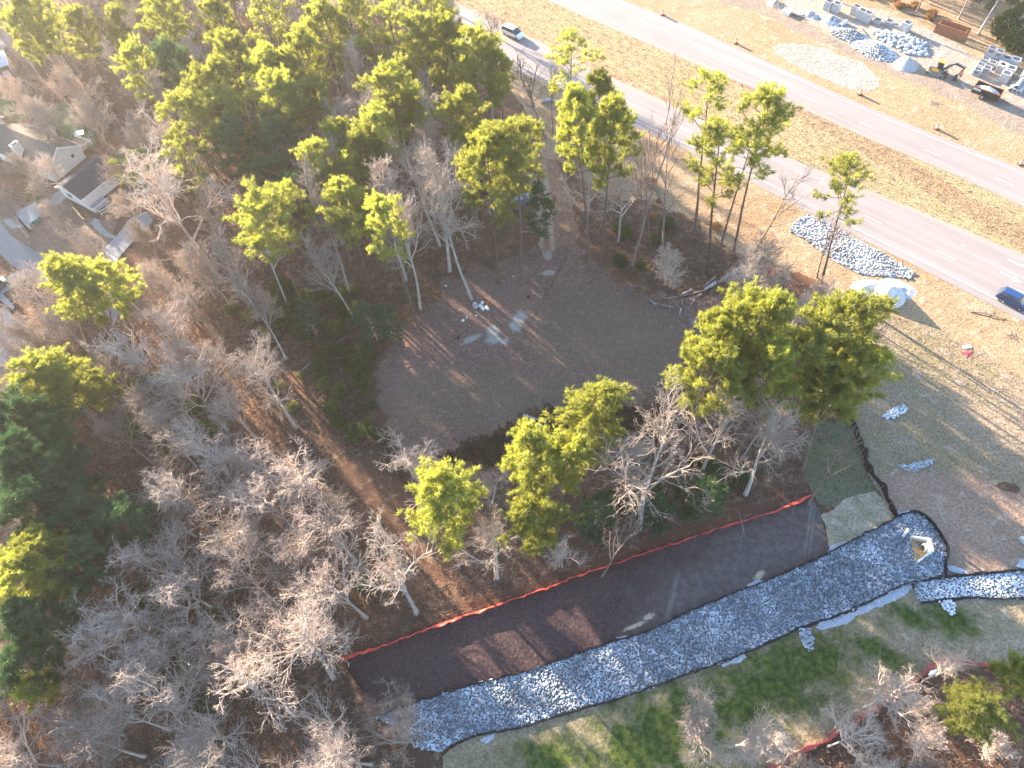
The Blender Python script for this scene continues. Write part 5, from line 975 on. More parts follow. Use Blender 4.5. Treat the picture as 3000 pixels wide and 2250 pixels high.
# ================================================================== PLANTING
# pines whose foot can be seen: foot pixel, top pixel (2212 px scale), crown radius
for k, b, tp, r, lab in [
    ('thinpine', (1228, 378), (1238, 92), 4.0, 'tall open pine standing at the roadside just below the white pickup'),
    ('pine', (1300, 400), (1300, 160), 4.4, 'flat-topped dark green pine at the road edge, behind the pair beside the trail'),
    ('pine', (1272, 582), (1250, 222), 4.2, 'pine with tall bare trunk right of the trail, left of a close pair'),
    ('pine', (1296, 572), (1330, 228), 4.3, 'pine with tall bare trunk right of the trail, right of a close pair'),
    ('thinpine', (1500, 500), (1558, 172), 4.2, 'open-crowned pine rearmost of the leaning group by the road'),
    ('thinpine', (1528, 592), (1572, 268), 4.6, 'yellow-green pine with a forked lower trunk in the leaning group by the road'),
    ('thinpine', (1545, 575), (1610, 300), 3.4, 'slim pine squeezed inside the leaning group by the road'),
    ('pine', (1583, 548), (1662, 202), 4.4, 'tallest dark-trunked pine on the right of the leaning group by the road'),
    ('thinpine', (1775, 608), (1852, 352), 4.2, 'lone leaning pine in front of the roadside stone bed'),
    ('pine', (1078, 612), (1045, 278), 4.6, 'broad pine above the trunks at the head of the clearing, left of the trail'),
    ('pine', (1126, 602), (1112, 262), 4.7, 'broad bright pine left of the trail, with its trunk foot at the clearing'),
    ('pine', (662, 685), (566, 433), 5.4, 'big round sunlit pine crown left of the clearing, with a grey trunk below'),
    ('pine', (805, 632), (737, 392), 4.9, 'round pine crown with long grey trunk left of the white bare trees'),
    ('pine', (905, 710), (812, 436), 3.4, 'pine whose long pale trunk ends at the left corner of the clearing'),
    ('pine', (302, 806), (130, 566), 4.6, 'big lit pine near the street, leftmost of a pair with dark trunks'),
    ('pine', (336, 800), (208, 574), 4.2, 'big lit pine near the street, rightmost of a pair with dark trunks'),
    ('pine', (352, 470), (300, 336), 4.4, 'sunny pine right of the houses and driveway'),
    ('pine', (430, 500), (365, 345), 4.2, 'sunny pine just right of the one by the houses'),
    ('pine', (255, 250), (165, 18), 4.6, 'pine with brilliant left rim above the bare brush by the top left yards'),
    ('pine', (335, 225), (252, 18), 4.6, 'dark pine between two lit pines near the top left'),
    ('pine', (1735, 1010), (1790, 770), 4.8, 'dark leaning pine hanging over the head of the black silt fence'),
    ('pine', (992, 1228), (955, 1048), 4.9, 'bright yellow pine standing alone above the middle of the red netting'),
]: base_tree(k, b, tp, lab, r)
for k, x, y, h, r, lab in [
    ('pine', 1650, 632, 29, 5.0, 'brilliant yellow pine, highest of the cluster right of the clearing'),
    ('pine', 1585, 700, 27, 3.6, 'yellow pine filling the left shoulder of the cluster right of the clearing'),
    ('pine', 1865, 645, 28, 4.9, 'bright pine on the right side of the cluster beside the white sand pile'),
    ('pine', 1770, 700, 27, 4.6, 'darker pine in the middle of the cluster right of the clearing'),
    ('pine', 1700, 760, 26, 4.4, 'pine in the heart of the cluster above the leaning bare trunks'),
    ('pine', 1850, 760, 25, 4.2, 'pine with shaded right flank overlooking the grassy slope'),
    ('pine', 1548, 748, 26, 4.8, 'round yellow pine by the lower right corner of the clearing'),
    ('pine', 1250, 872, 23, 5.0, 'bright round pine, uppermost of three in a row below the clearing'),
    ('pine', 1215, 955, 21, 4.2, 'pine between the upper and lower crowns of the row below the clearing'),
    ('pine', 1155, 980, 22, 4.4, 'wide yellow pine in the middle of the row below the clearing'),
    ('pine', 1200, 1090, 21, 4.2, 'lowest yellow pine of the row, half across the red netting'),
    ('pine', 60, -15, 26, 4.6, 'pine in the extreme top left corner over the dark street'),
    ('pine', 15, 20, 24, 3.8, 'pine at the left frame edge above the blue parking apron'),
    ('pine', 330, -10, 26, 4.8, 'pine cut by the top frame edge above the purple-brown thicket'),
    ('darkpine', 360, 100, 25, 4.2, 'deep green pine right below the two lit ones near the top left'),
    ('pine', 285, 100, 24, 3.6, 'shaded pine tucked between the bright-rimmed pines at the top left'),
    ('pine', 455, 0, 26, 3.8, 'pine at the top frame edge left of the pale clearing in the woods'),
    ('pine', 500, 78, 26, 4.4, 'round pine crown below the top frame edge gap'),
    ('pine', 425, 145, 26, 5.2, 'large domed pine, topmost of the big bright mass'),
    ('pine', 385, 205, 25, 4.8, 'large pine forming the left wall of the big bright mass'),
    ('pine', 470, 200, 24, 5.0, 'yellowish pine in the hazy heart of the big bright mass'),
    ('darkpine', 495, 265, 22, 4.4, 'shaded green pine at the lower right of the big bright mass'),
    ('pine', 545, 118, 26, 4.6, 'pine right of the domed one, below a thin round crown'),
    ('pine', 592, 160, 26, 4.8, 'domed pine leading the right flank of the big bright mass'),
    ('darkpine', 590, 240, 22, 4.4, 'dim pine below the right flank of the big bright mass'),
    ('pine', 625, 62, 26, 3.8, 'slim pine right of the pale gap near the top edge'),
    ('pine', 610, 108, 25, 3.6, 'small crowned pine in the gap above the right flank'),
    ('thinpine', 545, -20, 25, 3.6, 'thin pine over the pale clearing at the top edge'),
    ('thinpine', 590, -30, 25, 3.6, 'second thin pine over the pale clearing at the top edge'),
    ('pine', 680, 5, 26, 4.4, 'lit pine beside the small far roof at the top edge'),
    ('thinpine', 735, -5, 27, 4.0, 'tall trunked open pine in the backlit wood, left of its group'),
    ('thinpine', 780, -20, 27, 4.0, 'tall trunked open pine in the backlit wood, middle of its group'),
    ('thinpine', 830, -10, 27, 4.0, 'tall trunked open pine in the backlit wood, right of its group'),
    ('thinpine', 905, -25, 26, 3.8, 'thin pine at the top edge nearest to the road'),
    ('thinpine', 955, -20, 26, 3.6, 'thin pine with side foliage hanging over the upper road edge'),
    ('thinpine', 930, 20, 25, 3.4, 'second thin pine close to the upper road edge'),
    ('pine', 885, 45, 26, 4.4, 'round pine crown over the upper wood, left of the twin domes'),
    ('pine', 1000, 72, 26, 5.0, 'big domed pine right of the round crown, near the roadside bare trees'),
    ('pine', 975, 40, 25, 4.2, 'dark topped pine behind the big domed one by the road'),
    ('pine', 835, 155, 26, 4.8, 'pale hazy yellow pine in the centre of the upper wood'),
    ('pine', 985, 203, 25, 4.4, 'pale pine right of the centre of the upper wood'),
    ('pine', 820, 238, 25, 4.0, 'yellow pine below the pale hazy one in the upper wood'),
    ('pine', 800, 275, 23, 4.0, 'lower yellow pine stacked under the others mid wood'),
    ('pine', 745, 335, 22, 3.4, 'small yellow pine above the round one with long grey trunk'),
    ('pine', 725, 268, 23, 3.0, 'little pine left of the stacked yellow pines'),
    ('pine', 668, 308, 24, 3.0, 'narrow pine with one lit lobe alone among bare crowns'),
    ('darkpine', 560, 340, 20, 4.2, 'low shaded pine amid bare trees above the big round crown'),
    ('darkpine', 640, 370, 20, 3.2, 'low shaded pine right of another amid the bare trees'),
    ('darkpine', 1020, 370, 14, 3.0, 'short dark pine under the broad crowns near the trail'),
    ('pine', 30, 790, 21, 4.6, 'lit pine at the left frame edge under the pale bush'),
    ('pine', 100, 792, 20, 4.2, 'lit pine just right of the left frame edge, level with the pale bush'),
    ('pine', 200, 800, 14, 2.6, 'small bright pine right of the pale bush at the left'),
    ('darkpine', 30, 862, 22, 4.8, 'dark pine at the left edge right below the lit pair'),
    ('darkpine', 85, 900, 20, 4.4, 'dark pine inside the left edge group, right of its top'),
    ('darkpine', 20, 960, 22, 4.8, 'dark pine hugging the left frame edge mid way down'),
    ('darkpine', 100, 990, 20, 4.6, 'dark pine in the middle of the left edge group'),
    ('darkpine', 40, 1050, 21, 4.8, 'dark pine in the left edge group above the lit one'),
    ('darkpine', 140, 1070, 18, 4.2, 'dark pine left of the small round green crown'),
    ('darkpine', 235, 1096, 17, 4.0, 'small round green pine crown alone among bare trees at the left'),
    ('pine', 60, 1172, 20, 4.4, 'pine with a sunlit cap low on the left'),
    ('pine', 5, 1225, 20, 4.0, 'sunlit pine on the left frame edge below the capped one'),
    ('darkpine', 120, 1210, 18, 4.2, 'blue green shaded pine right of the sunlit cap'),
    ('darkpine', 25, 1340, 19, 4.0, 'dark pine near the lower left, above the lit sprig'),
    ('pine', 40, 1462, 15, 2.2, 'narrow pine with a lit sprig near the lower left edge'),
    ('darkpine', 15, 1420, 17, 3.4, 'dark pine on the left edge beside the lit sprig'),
    ('pine', 2150, 1530, 13, 3.7, 'bright yellow pine crown in the lower right corner'),
    ('pine', 2225, 1450, 12, 2.6, 'pine half cut by the right frame edge above the corner one'),
    ('holly', 2195, 20, 6, 3., 'dark evergreen in the top right corner behind the concrete boxes'),
    ('holly', 2215, 60, 5, 3., 'second dark evergreen at the right edge behind the concrete boxes'),
]: top_tree(k, x, y, h, lab, r)
tree('poplar', *V(2113, 74), 22, 'thick pale trunk at the top right, beside the rusty trench box', 4., lean=(2, 3))
tree('thinbare', *V(1978, 28), 18, 'pale trunk at the top edge left of the rusty trench box', 3.)
tree('thinbare', *V(1815, 5), 18, 'bare tree at the top frame edge behind the first tall boxes', 3.)
# bare trees one can pick out
for k, b, tp, r, lab in [
    ('oak', (1380, 1140), (1425, 915), 6.6, 'spreading white bare tree alone right of the yellow pine row'),
    ('poplar', (1018, 645), (955, 325), 4.2, 'tall white bare tree with forked top at the head of the clearing'),
    ('poplar', (908, 668), (868, 395), 3.8, 'slim white bare tree left of the tall forked one'),
    ('thinbare', (1180, 300), (1110, 90), 4.4, 'dark bare tree left of a roadside pair, its crown over the road'),
    ('thinbare', (1195, 290), (1165, 120), 4.0, 'dark bare tree right of a roadside pair, below the pickup'),
    ('thinbare', (1085, 320), (1050, 40), 3.8, 'bare dark tree against the road left of the pickup'),
    ('thinbare', (1365, 575), (1428, 170), 3.6, 'tall thin bare tree with its tip over the median'),
    ('thinbare', (1430, 560), (1465, 260), 3.4, 'thin bare tree left of the leaning pine group'),
    ('thinbare', (1400, 520), (1400, 300), 2.8, 'short dark bare tree between the trail pines and the leaning group'),
    ('thinbare', (1632, 545), (1745, 335), 3.2, 'crooked bare tree leaning right over the road with a long side limb'),
    ('thinbare', (1765, 600), (1800, 420), 3.2, 'multi-limbed bare tree at the roadside stones'),
    ('oak', (720, 1464), (630, 1345), 5.0, 'bare tree with straight trunk left of the red netting end'),
    ('poplar', (205, 1500), (110, 1420), 3.6, 'white bare tree with bare trunk pointing down right at the lower left'),
    ('oak', (714, 1088), (615, 985), 5.6, 'brilliant white bare crown in the middle of the left woods'),
    ('poplar', (618, 775), (530, 610), 3.8, 'bare tree with thick pale trunk left of the small green saplings'),
    ('oak', (640, 925), (520, 770), 4.6, 'bare tree with a long dark trunk beside the lit strip'),
    ('oak', (1215, 1225), (1210, 1190), 3.0, 'low bare tree at the foot of the lowest yellow pine'),
    ('oak', (900, 1325), (830, 1180), 4.8, 'bare tree with curving trunk above the left part of the netting'),
    ('oak', (1075, 1250), (1055, 1150), 4.0, 'bare tree overhanging the netting between the two yellow pines'),
    ('oak', (1610, 1068), (1700, 905), 5.2, 'bare tree under the right-hand pine cluster'),
    ('oak', (1510, 1030), (1570, 870), 4.4, 'bare grey tree right of the spreading white one'),
    ('thinbare', (1300, 1245), (1345, 1130), 2.4, 'small leaning bare tree crossing the red netting'),
    ('thinbare', (1745, 1090), (1900, 905), 2.2, 'bare pole leaning far right over the silt fence'),
    ('poplar', (1560, 720), (1600, 560), 3.2, 'bare tree with crooked twigs below the roadside logs'),
]: base_tree(k, b, tp, lab, r)
for k, x, y, h, r, lab in [
    ('roundbare', 272, 265, 12, 6.0, 'dense round bare tree beside the white gable wall'),
    ('roundbare', 130, 150, 13, 5.6, 'wide bare tree behind the top left yards'),
    ('roundbare', 75, 225, 11, 4.8, 'wide bare tree over the small green backyard'),
    ('roundbare', 170, 215, 12, 4.6, 'bare tree between the backyard and the round one'),
    ('roundbare', 30, 330, 9, 4.4, 'bare tree overhanging the house front at the left frame edge'),
    ('oak', 60, 380, 9, 4.0, 'bare tree in front of the white chimney'),
    ('roundbare', 250, 420, 9, 4.0, 'bare tree hiding the right side of the porch'),
    ('roundbare', 330, 570, 13, 5.0, 'pale bare tree right of the concrete driveway'),
    ('roundbare', 290, 480, 10, 3.6, 'small bare tree beside the curved front walk'),
    ('roundbare', 20, 700, 12, 4.2, 'bare tree over the pale drive at the left frame edge'),
    ('oak', 885, 985, 12, 5.6, 'low spreading bare tree below the left of the clearing'),
    ('oak', 350, 1240, 15, 5.8, 'wide bluish-white bare tree in the lower left woods'),
    ('oak', 370, 1330, 13, 5.4, 'wide bare tree over dark evergreen undergrowth at the lower left'),
    ('oak', 290, 1180, 15, 4.6, 'bare tree fanning left above the wide bluish-white one'),
    ('oak', 460, 990, 15, 5.8, 'very wide pale bare crown in the centre left woods'),
    ('oak', 350, 830, 13, 5.2, 'tangled bare tree over dark holly left of centre'),
    ('oak', 700, 1120, 15, 5.4, 'pale branching bare tree above the netting end'),
    ('oak', 560, 1310, 13, 4.8, 'brownish bare tree near the bottom centre left'),
    ('oak', 700, 1560, 10, 4.8, 'pale bare tree at the bottom edge left of the channel end'),
    ('oak', 860, 1590, 10, 4.0, 'pale bare tree whose twigs cover the channel end'),
    ('oak', 830, 1500, 9, 3.8, 'grey bare tree drooping over the mulch strip corner'),
    ('roundbare', -10, 430, 9, 4.5, 'bare tree over the front yard at the left frame edge'),
    ('oak', 95, 345, 8, 3.6, 'bare tree right against the white chimney'),
    ('roundbare', 100, 440, 7, 3.2, 'small bare tree over the house front door'),
    ('roundbare', 235, 335, 11, 4.6, 'bare tree between the gable wall and the round bare tree'),
    ('roundbare', 20, 175, 12, 4.6, 'bare tree over the blue awning at the left frame edge'),
    ('oak', 150, 1560, 11, 5.0, 'wide bare tree at the bottom left corner'),
    ('oak', 430, 1590, 10, 5.0, 'bare tree at the bottom edge under the lower left woods'),
    ('oak', 1965, 1490, 12, 4.6, 'white bare tree with curved trunk left of the corner pine'),
    ('roundbare', 1540, 1545, 14, 4.4, 'pale bare crown at the bottom edge over the lawn, left of a pair'),
    ('roundbare', 1640, 1585, 13, 4.2, 'pale bare crown at the bottom edge over the lawn, right of a pair'),
    ('oak', 1860, 1590, 10, 3.6, 'brownish bare crown at the bottom edge below the red netting'),
    ('oak', 2090, 1430, 10, 2.8, 'small white bare crown behind the corner pine'),
    ('poplar', 1660, 880, 14, 3.8, 'grey bare tree within the foot of the right-hand pine cluster'),
    ('brush', 1740, 640, 7, 3.0, 'dense bare shrub at the dirt shoulder above the pine cluster'),
    ('brush', 1690, 590, 7, 2.8, 'dense bare shrub near the roadside logs'),
]: top_tree(k, x, y, h, lab, r)
for x, y, h, r, lab in [(790, 665, 8, 2.2, 'small green young pine in the shade, left of a pair by the clearing'), (828, 668, 8, 1.8, 'small green young pine in the shade, right of a pair by the clearing'),
                        (1165, 400, 11, 2.4, 'young pine beside the trail, half over the parked dark car'), (1540, 1050, 9, 2.2, 'young pine glowing green right of the spreading white tree'), (655, 660, 8, 2.2, 'young pine under the big round pine'),
                        (1290, 1100, 7, 2.4, 'dark young pine left of the white tree trunk'), (1420, 1090, 7, 2.2, 'dark young pine right of the white tree trunk'), (780, 1240, 5, 1.5, 'tiny young pine in the lower woods')]:
    top_tree('youngpine', x, y, h, lab, r)
# ------------------------------------------------------------------ the woods between them
FOREST = dict(
    upper=(S([(120, -60), (860, -60), (950, 60), (1030, 190), (1100, 290), (1125, 350), (1115, 420), (1120, 540), (1000, 585), (940, 610), (880, 680), (830, 740), (800, 840), (820, 960), (740, 980), (640, 800), (560, 700), (450, 600), (430, 520), (400, 430), (340, 320), (290, 200), (210, 100)]),
        [('poplar', .46), ('pine', .06), ('thinpine', .16), ('oak', .24), ('brush', .08)], 6.4, (19, 25), 'in the dense wood between the houses and the clearing'),
    left=(S([(330, 560), (430, 600), (560, 720), (650, 860), (760, 1060), (850, 1180), (960, 1260), (1000, 1330), (740, 1420), (760, 1520), (850, 1580), (920, 1680), (900, 1760), (-80, 1760), (-80, 900), (60, 760), (240, 640)]),
        [('oak', .78), ('roundbare', .08), ('brush', .14)], 4.5, (11, 17), 'in the open bare woods left of the red netting'),
    lower=(S([(880, 1000), (1000, 1000), (1080, 1010), (1200, 1000), (1340, 960), (1480, 930), (1560, 900), (1640, 900), (1740, 980), (1740, 1060), (1500, 1130), (1240, 1225), (1010, 1310), (930, 1200)]),
        [('oak', .6), ('thinbare', .1), ('brush', .3)], 6.6, (7, 14), 'in the strip of woods between the clearing and the red netting'),
    right=(S([(1250, 450), (1400, 455), (1500, 480), (1640, 575), (1760, 620), (1850, 650), (1890, 700), (1840, 860), (1780, 960), (1600, 900), (1560, 830), (1560, 700), (1610, 640), (1560, 620), (1450, 630), (1330, 590), (1270, 520)]),
        [('thinbare', .3), ('brush', .5), ('oak', .2)], 5.5, (7, 15), 'in the narrow belt between the clearing and the road'),
    corner=(S([(1600, 1690), (1760, 1600), (1850, 1560), (1980, 1470), (2080, 1450), (2300, 1480), (2300, 1800), (1600, 1800)]),
        [('oak', .6), ('brush', .4)], 4.6, (6, 10), 'in the lower right corner below the dark red netting'),
    far=(S([(1850, -60), (1960, 10), (2060, 50), (2110, 95), (2220, 140), (2400, 210), (2400, -200), (1850, -200)]),
        [('thinbare', .6), ('poplar', .3), ('holly', .1)], 6.5, (12, 20), 'in the dark wood behind the concrete boxes'),
    houses=(S([(-120, 60), (60, 60), (180, 140), (230, 240), (170, 210), (60, 190), (0, 140)]),
        [('oak', .5), ('roundbare', .5)], 7., (9, 13), 'behind the yards at the top left'),
    beyond=(S([(-260, -160), (560, -160), (520, -62), (100, -62), (-100, 40), (-100, 330), (-300, 420), (-400, 100)]),  # unseen trees, added to shade the houses and their yards
        [('pine', .85), ('poplar', .15)], 9.5, (22, 27), 'beyond the upper frame edge'),
    farwood=(S([(1500, -330), (2300, -330), (2300, -120), (2000, -60), (1900, -35), (1730, -50), (1640, -120)]),  # unseen trees, added to shade the construction yard and the far wood
        [('pine', .5), ('poplar', .5)], 7.5, (18, 24), 'beyond the top frame edge past the highway'),
    west=(S([(-300, 560), (-60, 560), (-90, 900), (-90, 1700), (-300, 1700)]),  # unseen trees, added for the shadows they throw into view
        [('pine', .6), ('oak', .4)], 13., (16, 22), 'beyond the left frame edge'))
TN = dict(poplar='slim bare grey tree', thinbare='thin dark bare tree', oak='spreading bare grey tree', roundbare='dense bare crowned tree', brush='bare many-stemmed shrub', pine='tall green pine', thinpine='tall pine with an open crown', holly='dark evergreen shrub', privet='olive-leaved shrub', cedar='dark upright cedar', dryshrub='rust-brown dry shrub')
keep_out = [(CLEAR, 1.5)]
MARKS = [(60, 312, 'white chimney'), (150, 360, 'white gable wall'), (65, 500, 'utility pole'), (220, 560, 'concrete driveway'), (60, 560, 'street corner'), (160, 780, 'pale bush'), (170, 600, 'lit pine pair by the street'), (430, 230, 'big bright pine mass'), (566, 500, 'big round pine crown'),
    (965, 420, 'tall forked white tree'), (880, 460, 'slim white bare tree'), (1080, 330, 'broad pines at the trail head'), (600, 30, 'pale gap in the upper wood'), (1005, 130, 'big domed pine by the road'), (640, 55, 'small shed in the wood'), (700, 760, 'fallen diagonal pole'), (830, 760, 'left corner of the clearing'),
    (700, 960, 'sunlit strip in the woods'), (640, 1010, 'brilliant white bare crown'), (750, 1415, 'left end of the red netting'), (235, 1130, 'small round green pine'), (60, 1200, 'pine with the sunlit cap'), (350, 1260, 'wide bluish-white bare tree'), (370, 870, 'hollies left of centre'), (880, 1540, 'left end of the stone channel'),
    (960, 1130, 'yellow pine above the netting'), (1200, 1150, 'lowest yellow pine'), (1425, 990, 'spreading white tree'), (1840, 910, 'head of the silt fence'), (1700, 760, 'big pine cluster right of the clearing'), (1450, 640, 'log line'), (1590, 400, 'leaning pines by the road'), (2140, 1580, 'yellow pine in the lower right corner'),
    (2007, 1457, 'white cloth on the netting'), (2070, 70, 'rusty trench box'), (2140, 150, 'concrete box stacks'), (20, 20, 'top left corner of the frame'), (20, 1640, 'bottom left corner of the frame'), (450, 1640, 'bottom frame edge, quarter way along'), (60, 950, 'dark pines at the left edge'), (1127, 437, 'dark car by the trail'),
    (845, 200, 'pale hazy pine mid wood'), (668, 330, 'narrow one-lobed pine'), (1845, 420, 'lone leaning pine by the stone bed'), (272, 330, 'dense round bare tree'), (225, 490, 'curved front walk'), (1900, 10, 'middle row of concrete boxes'), (500, 1000, 'very wide pale bare crown'), (150, 1480, 'white bare tree at the lower left'), (620, 1380, 'straight-trunked bare tree at the netting end'), (480, 700, 'thick pale leaning trunk')]
# the photograph shows sunlight reaching these places, so the wood is open along the sun's way to them
GAPS = [(V(1215, 1590), 1.6), (V(1290, 1560), 1.7), (V(1380, 1560), 1.7), (V(1450, 1550), 1.5), (V(740, 1050), 2.0), (V(930, 1290), 1.6)]
def in_gap(q):
    sx, sy = -.6225, .7826
    for (gx, gy), w_ in GAPS:
        dx, dy = q[0]-gx, q[1]-gy; al = dx*sx+dy*sy; la = abs(-dx*sy+dy*sx)
        if -2 < al < 75 and la < w_+.6: return True
    return False
USED = set()
def fill_label(kk, q, h, where, dflt=None):
    px, py = pix(q[0], q[1], h*.8); vx, vy = px/K, py/K
    if not (-20 < vx < 2232 and -20 < vy < 1680): return dflt or TN[kk]+' '+where
    for dm, x, y, nm in sorted((math.hypot(vx-x, vy-y), x, y, nm) for x, y, nm in MARKS)[:14]:
        a = math.degrees(math.atan2(-(vy-y), vx-x)) % 360; d = ['right of', 'up and right of', 'above', 'up and left of', 'left of', 'down and left of', 'below', 'down and right of'][int((a+22.5)//45) % 8]
        for how in (['just '] if dm < 110 else ['close ', 'some way '] if dm < 260 else ['far ']):
            s = TN[kk]+' '+how+d+' the '+nm
            if s not in USED and len(s.replace('-', ' ').split()) <= 16: USED.add(s); return s
    return dflt or TN[kk]+' '+where
HOUSE_POLY = S([(60, 330), (60, 420), (100, 430), (170, 470), (230, 480), (240, 380), (230, 330), (130, 300)])
for zone, (poly, mixk, sp, (h0, h1), where) in FOREST.items():
    for q in scatter(poly, sp, .42):
        if any(inside(q, c) for c, _ in keep_out) or inside(q, HOUSE_POLY): continue
        if any(math.hypot(q[0]-a, q[1]-b) < (3.2 if kk not in ('youngpine', 'brush') else 2.) for a, b, _, kk in PLACED): continue
        if zone in ('left', 'lower', 'upper') and in_gap(q) and trng.random() < .85: continue
        u_ = trng.random(); acc = 0
        for kk, pr in mixk:
            acc += pr
            if u_ <= acc: break
        h = trng.uniform(h0, h1)
        if kk in ('pine', 'thinpine') : h = max(h, 22)
        if kk == 'brush': h = trng.uniform(4, 7)
        if kk == 'holly': h = trng.uniform(3, 5)
        if kk == 'roundbare': h = min(h, 14)
        tree(kk, q[0], q[1], h, fill_label(kk, q, h, where), group=TN[kk]+'s '+where)
# the opening at the top of the wood stays light: nothing planted there
# ------------------------------------------------------------------ shrubs
def shrubs(kind, poly, sp, h, lab, grp, prob=1.):
    for q in scatter(poly, sp, .5):
        if trng.random() > prob or inside(q, CLEAR) or inside(q, HOUSE_POLY): continue
        hh = trng.uniform(*h); tree(kind, q[0], q[1], hh, fill_label(kind, q, hh, '', lab), group=grp)
shrubs('holly', S([(690, 780), (800, 730), (830, 800), (810, 900), (830, 960), (760, 960), (700, 860)]), 2.2, (1.2, 2.6), 'dark evergreen shrub in the thicket along the left edge of the clearing', 'evergreen shrubs left of the clearing', .7)
shrubs('privet', S([(690, 800), (790, 760), (810, 900), (790, 960), (740, 930)]), 3., (1., 2.), 'olive-leaved shrub in the thicket along the left edge of the clearing', 'olive shrubs left of the clearing', .6)
shrubs('holly', S([(300, 800), (420, 820), (520, 950), (420, 1010), (300, 960)]), 3.4, (2, 4), 'dark holly under the tangled bare tree left of centre', 'hollies under the left woods', .6)
shrubs('holly', S([(300, 1260), (560, 1280), (640, 1440), (480, 1560), (300, 1480)]), 4., (2, 4), 'dark holly in the lower left woods', 'hollies in the lower left woods', .6)
shrubs('holly', S([(1320, 600), (1480, 560), (1500, 500), (1400, 480), (1290, 500)]), 3.5, (1.5, 3), 'dark green shrub beneath the bare trees right of the trail', 'green shrubs right of the trail', .6)
shrubs('holly', S([(1240, 1080), (1500, 1010), (1660, 960), (1640, 1060), (1280, 1180)]), 4.2, (1.5, 3), 'evergreen shrub in shade around the spreading white tree', 'evergreen shrubs around the white tree', .6)
shrubs('dryshrub', S([(1150, 300), (1300, 350), (1480, 420), (1620, 540), (1500, 520), (1250, 420), (1150, 360)]), 4.5, (.7, 1.5), 'low rust-brown shrub on the rough ground by the near road', 'rust-brown shrubs by the near road', .5)
shrubs('dryshrub', S([(1850, -30), (1960, 5), (2040, 40), (2020, 60), (1960, 30), (1860, 0)]), 2.6, (.6, 1.4), 'orange-brown dry shrub behind the row of concrete boxes', 'dry shrubs behind the concrete boxes', .7)
shrubs('cedar', S([(2060, -30), (2212, 10), (2300, 120), (2240, 100), (2120, 20)]), 3.6, (2, 4), 'dark cedar at the edge of the wood behind the box stacks', 'cedars behind the box stacks', .8)
shrubs('privet', S([(480, 640), (640, 720), (660, 800), (700, 980), (620, 880), (520, 760)]), 3.4, (1, 2.4), 'olive-leaved shrub along the sunlit strip in the left woods', 'olive shrubs along the sunlit strip', .55)
shrubs('holly', S([(540, 620), (760, 640), (800, 720), (680, 740), (600, 720)]), 3.4, (2, 4), 'dark evergreen bush under the pines left of the clearing', 'evergreen bushes under the pines', .6)
top_tree('dryshrub', 45, 268, 2.5, 'rusty pink bush beside the main house roof', 3.)
top_tree('privet', 70, 402, 2.6, 'yellow-green bush in front of the main house', 2.2)
top_tree('privet', 150, 775, 6, 'pale cream-green bush crown at the left', 3.)
top_tree('cedar', 15, 40, 4, 'small dark upright evergreen beside the blue-grey apron at the top left', 1.2)
# leaf mounds, dead stems and sprigs over the woodland floor: nobody could count them
rng = np.random.RandomState(3)
def litter(name, polys, sp, mat, label, n=5, L=.35, w=.09, z=.05, spreadv=.8):
    pp = []
    for p in polys: pp += [q for q in scatter(p, sp, .9) if not inside(q, CLEAR) and not inside(q, HOUSE_POLY)]
    pos_ = np.array([(x, y, z) for x, y in pp]); V_, F_ = blades(rng, pos_, np.tile([0, 0, .7], (len(pp), 1)), n, L, w, spreadv); V_[:, 2] = np.maximum(V_[:, 2], .006)
    tag(link(name, mesh_from(name, V_, F_, mat)), label, 'undergrowth', kind='stuff')
F_ALL = [FOREST[k][0] for k in ('upper', 'left', 'lower', 'right', 'corner')]
m_sprig = simple('dead_stems', (.30, .20, .13), .9, .3, .4, col2=(.15, .10, .07))
litter('undergrowth', F_ALL, .62, m_sprig, 'dead stems and leaf tufts over the woodland floor', 6, .55, .06)
# leaves and stems straggling out over the rim of the clearing
def rim_dist(q):
    return min(math.hypot(q[0]-a[0]-(b[0]-a[0])*u, q[1]-a[1]-(b[1]-a[1])*u) for a, b in zip(CLEAR, CLEAR[1:]+CLEAR[:1]) for u in (max(0, min(1, ((q[0]-a[0])*(b[0]-a[0])+(q[1]-a[1])*(b[1]-a[1]))/((b[0]-a[0])**2+(b[1]-a[1])**2))),))
pr = [q for q in scatter(CLEAR, .55, .9) if trng.random() < max(.02, (1-rim_dist(q)/4.5))**2.2]
V_, F_ = blades(rng, np.array([(x, y, .07) for x, y in pr]), np.tile([0, 0, .5], (len(pr), 1)), 6, .5, .07, .9); V_[:, 2] = np.maximum(V_[:, 2], .1)
tag(link('rim_litter', mesh_from('rim_litter', V_, F_, m_sprig)), 'leaves and dead stems straggling over the rim of the clearing', 'undergrowth', kind='stuff')
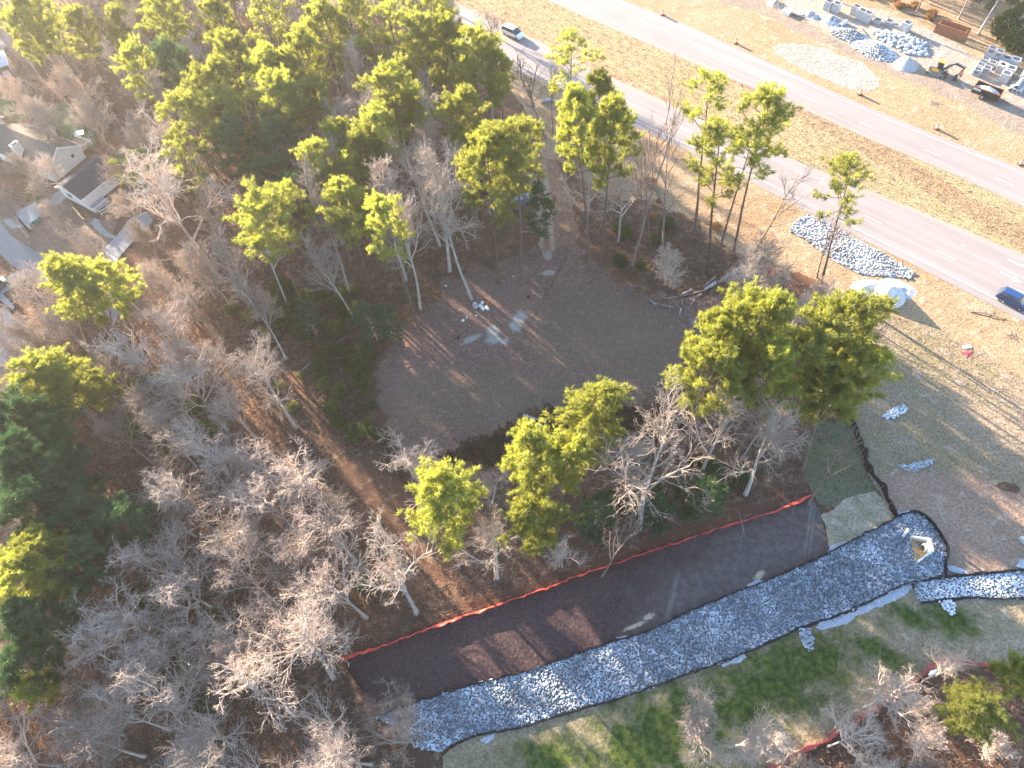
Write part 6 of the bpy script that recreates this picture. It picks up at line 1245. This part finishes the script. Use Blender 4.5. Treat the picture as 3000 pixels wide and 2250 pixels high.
litter('green_undergrowth', [S([(560, 600), (940, 620), (840, 740), (800, 900), (700, 880), (640, 740)]), S([(1240, 1080), (1500, 1010), (1660, 960), (1640, 1060), (1280, 1180)]), S([(280, 1240), (620, 1260), (660, 1480), (300, 1500)])], 1.1, m_holly, 'low green leafy undergrowth in the shade', 8, .4, .12)
litter('brush_stems', [S([(955, 990), (1050, 940), (1110, 915), (1180, 893), (1260, 880), (1440, 872), (1500, 880), (1480, 930), (1330, 960), (1200, 1000), (1080, 1010)]), S([(830, 960), (960, 985), (900, 1060), (820, 1010)])], .38, simple('rusty_stems', (.12, .065, .035), .9, .3, .8), 'rusty dead stems along the lower edge of the clearing', 7, .7, .05)
m_tuft = simple('dry_tufts', (.42, .32, .19), .9, .25, .6, col2=(.30, .22, .12))
litter('grass_tufts', [[tuple(q) for q in offset(fr_lo, -.3)]+[tuple(q) for q in offset(nr_hi, .3)[::-1]]], .9, m_tuft, 'dry grass tufts over the median', 4, .28, .06)
litter('slope_tufts', [PL([(2430, 860), (2624, 930), (2814, 1004), (3100, 1180), (3100, 1440), (2800, 1400), (2620, 1400), (2500, 1240), (2470, 1180)]), S([(1085, 165), (1160, 265), (1260, 375), (1500, 470), (1640, 560), (1700, 590), (1800, 600), (1700, 548), (1500, 450), (1300, 335), (1160, 225)])], .7, m_tuft, 'dry grass tufts over the slope and the roadside', 4, .22, .05)
# ------------------------------------------------------------------ lens glare haze
hb = MB().box((0, 60, 44.5), (900, 900, 92)).build('glare_haze', [], None)  # thin volume added to imitate veiling lens glare over the upper wood
m = bpy.data.materials.new('glare_haze'); m.use_nodes = True; t = m.node_tree; t.nodes.remove(t.nodes['Principled BSDF'])
pv = t.nodes.new('ShaderNodeVolumePrincipled'); pv.inputs['Density'].default_value = GLARE_HAZE; pv.inputs['Color'].default_value = (1, .95, .87, 1); pv.inputs['Anisotropy'].default_value = .5
t.links.new(pv.outputs[0], [n for n in t.nodes if n.type == 'OUTPUT_MATERIAL'][0].inputs['Volume']); hb.data.materials.append(m); tag(hb, kind='stuff')
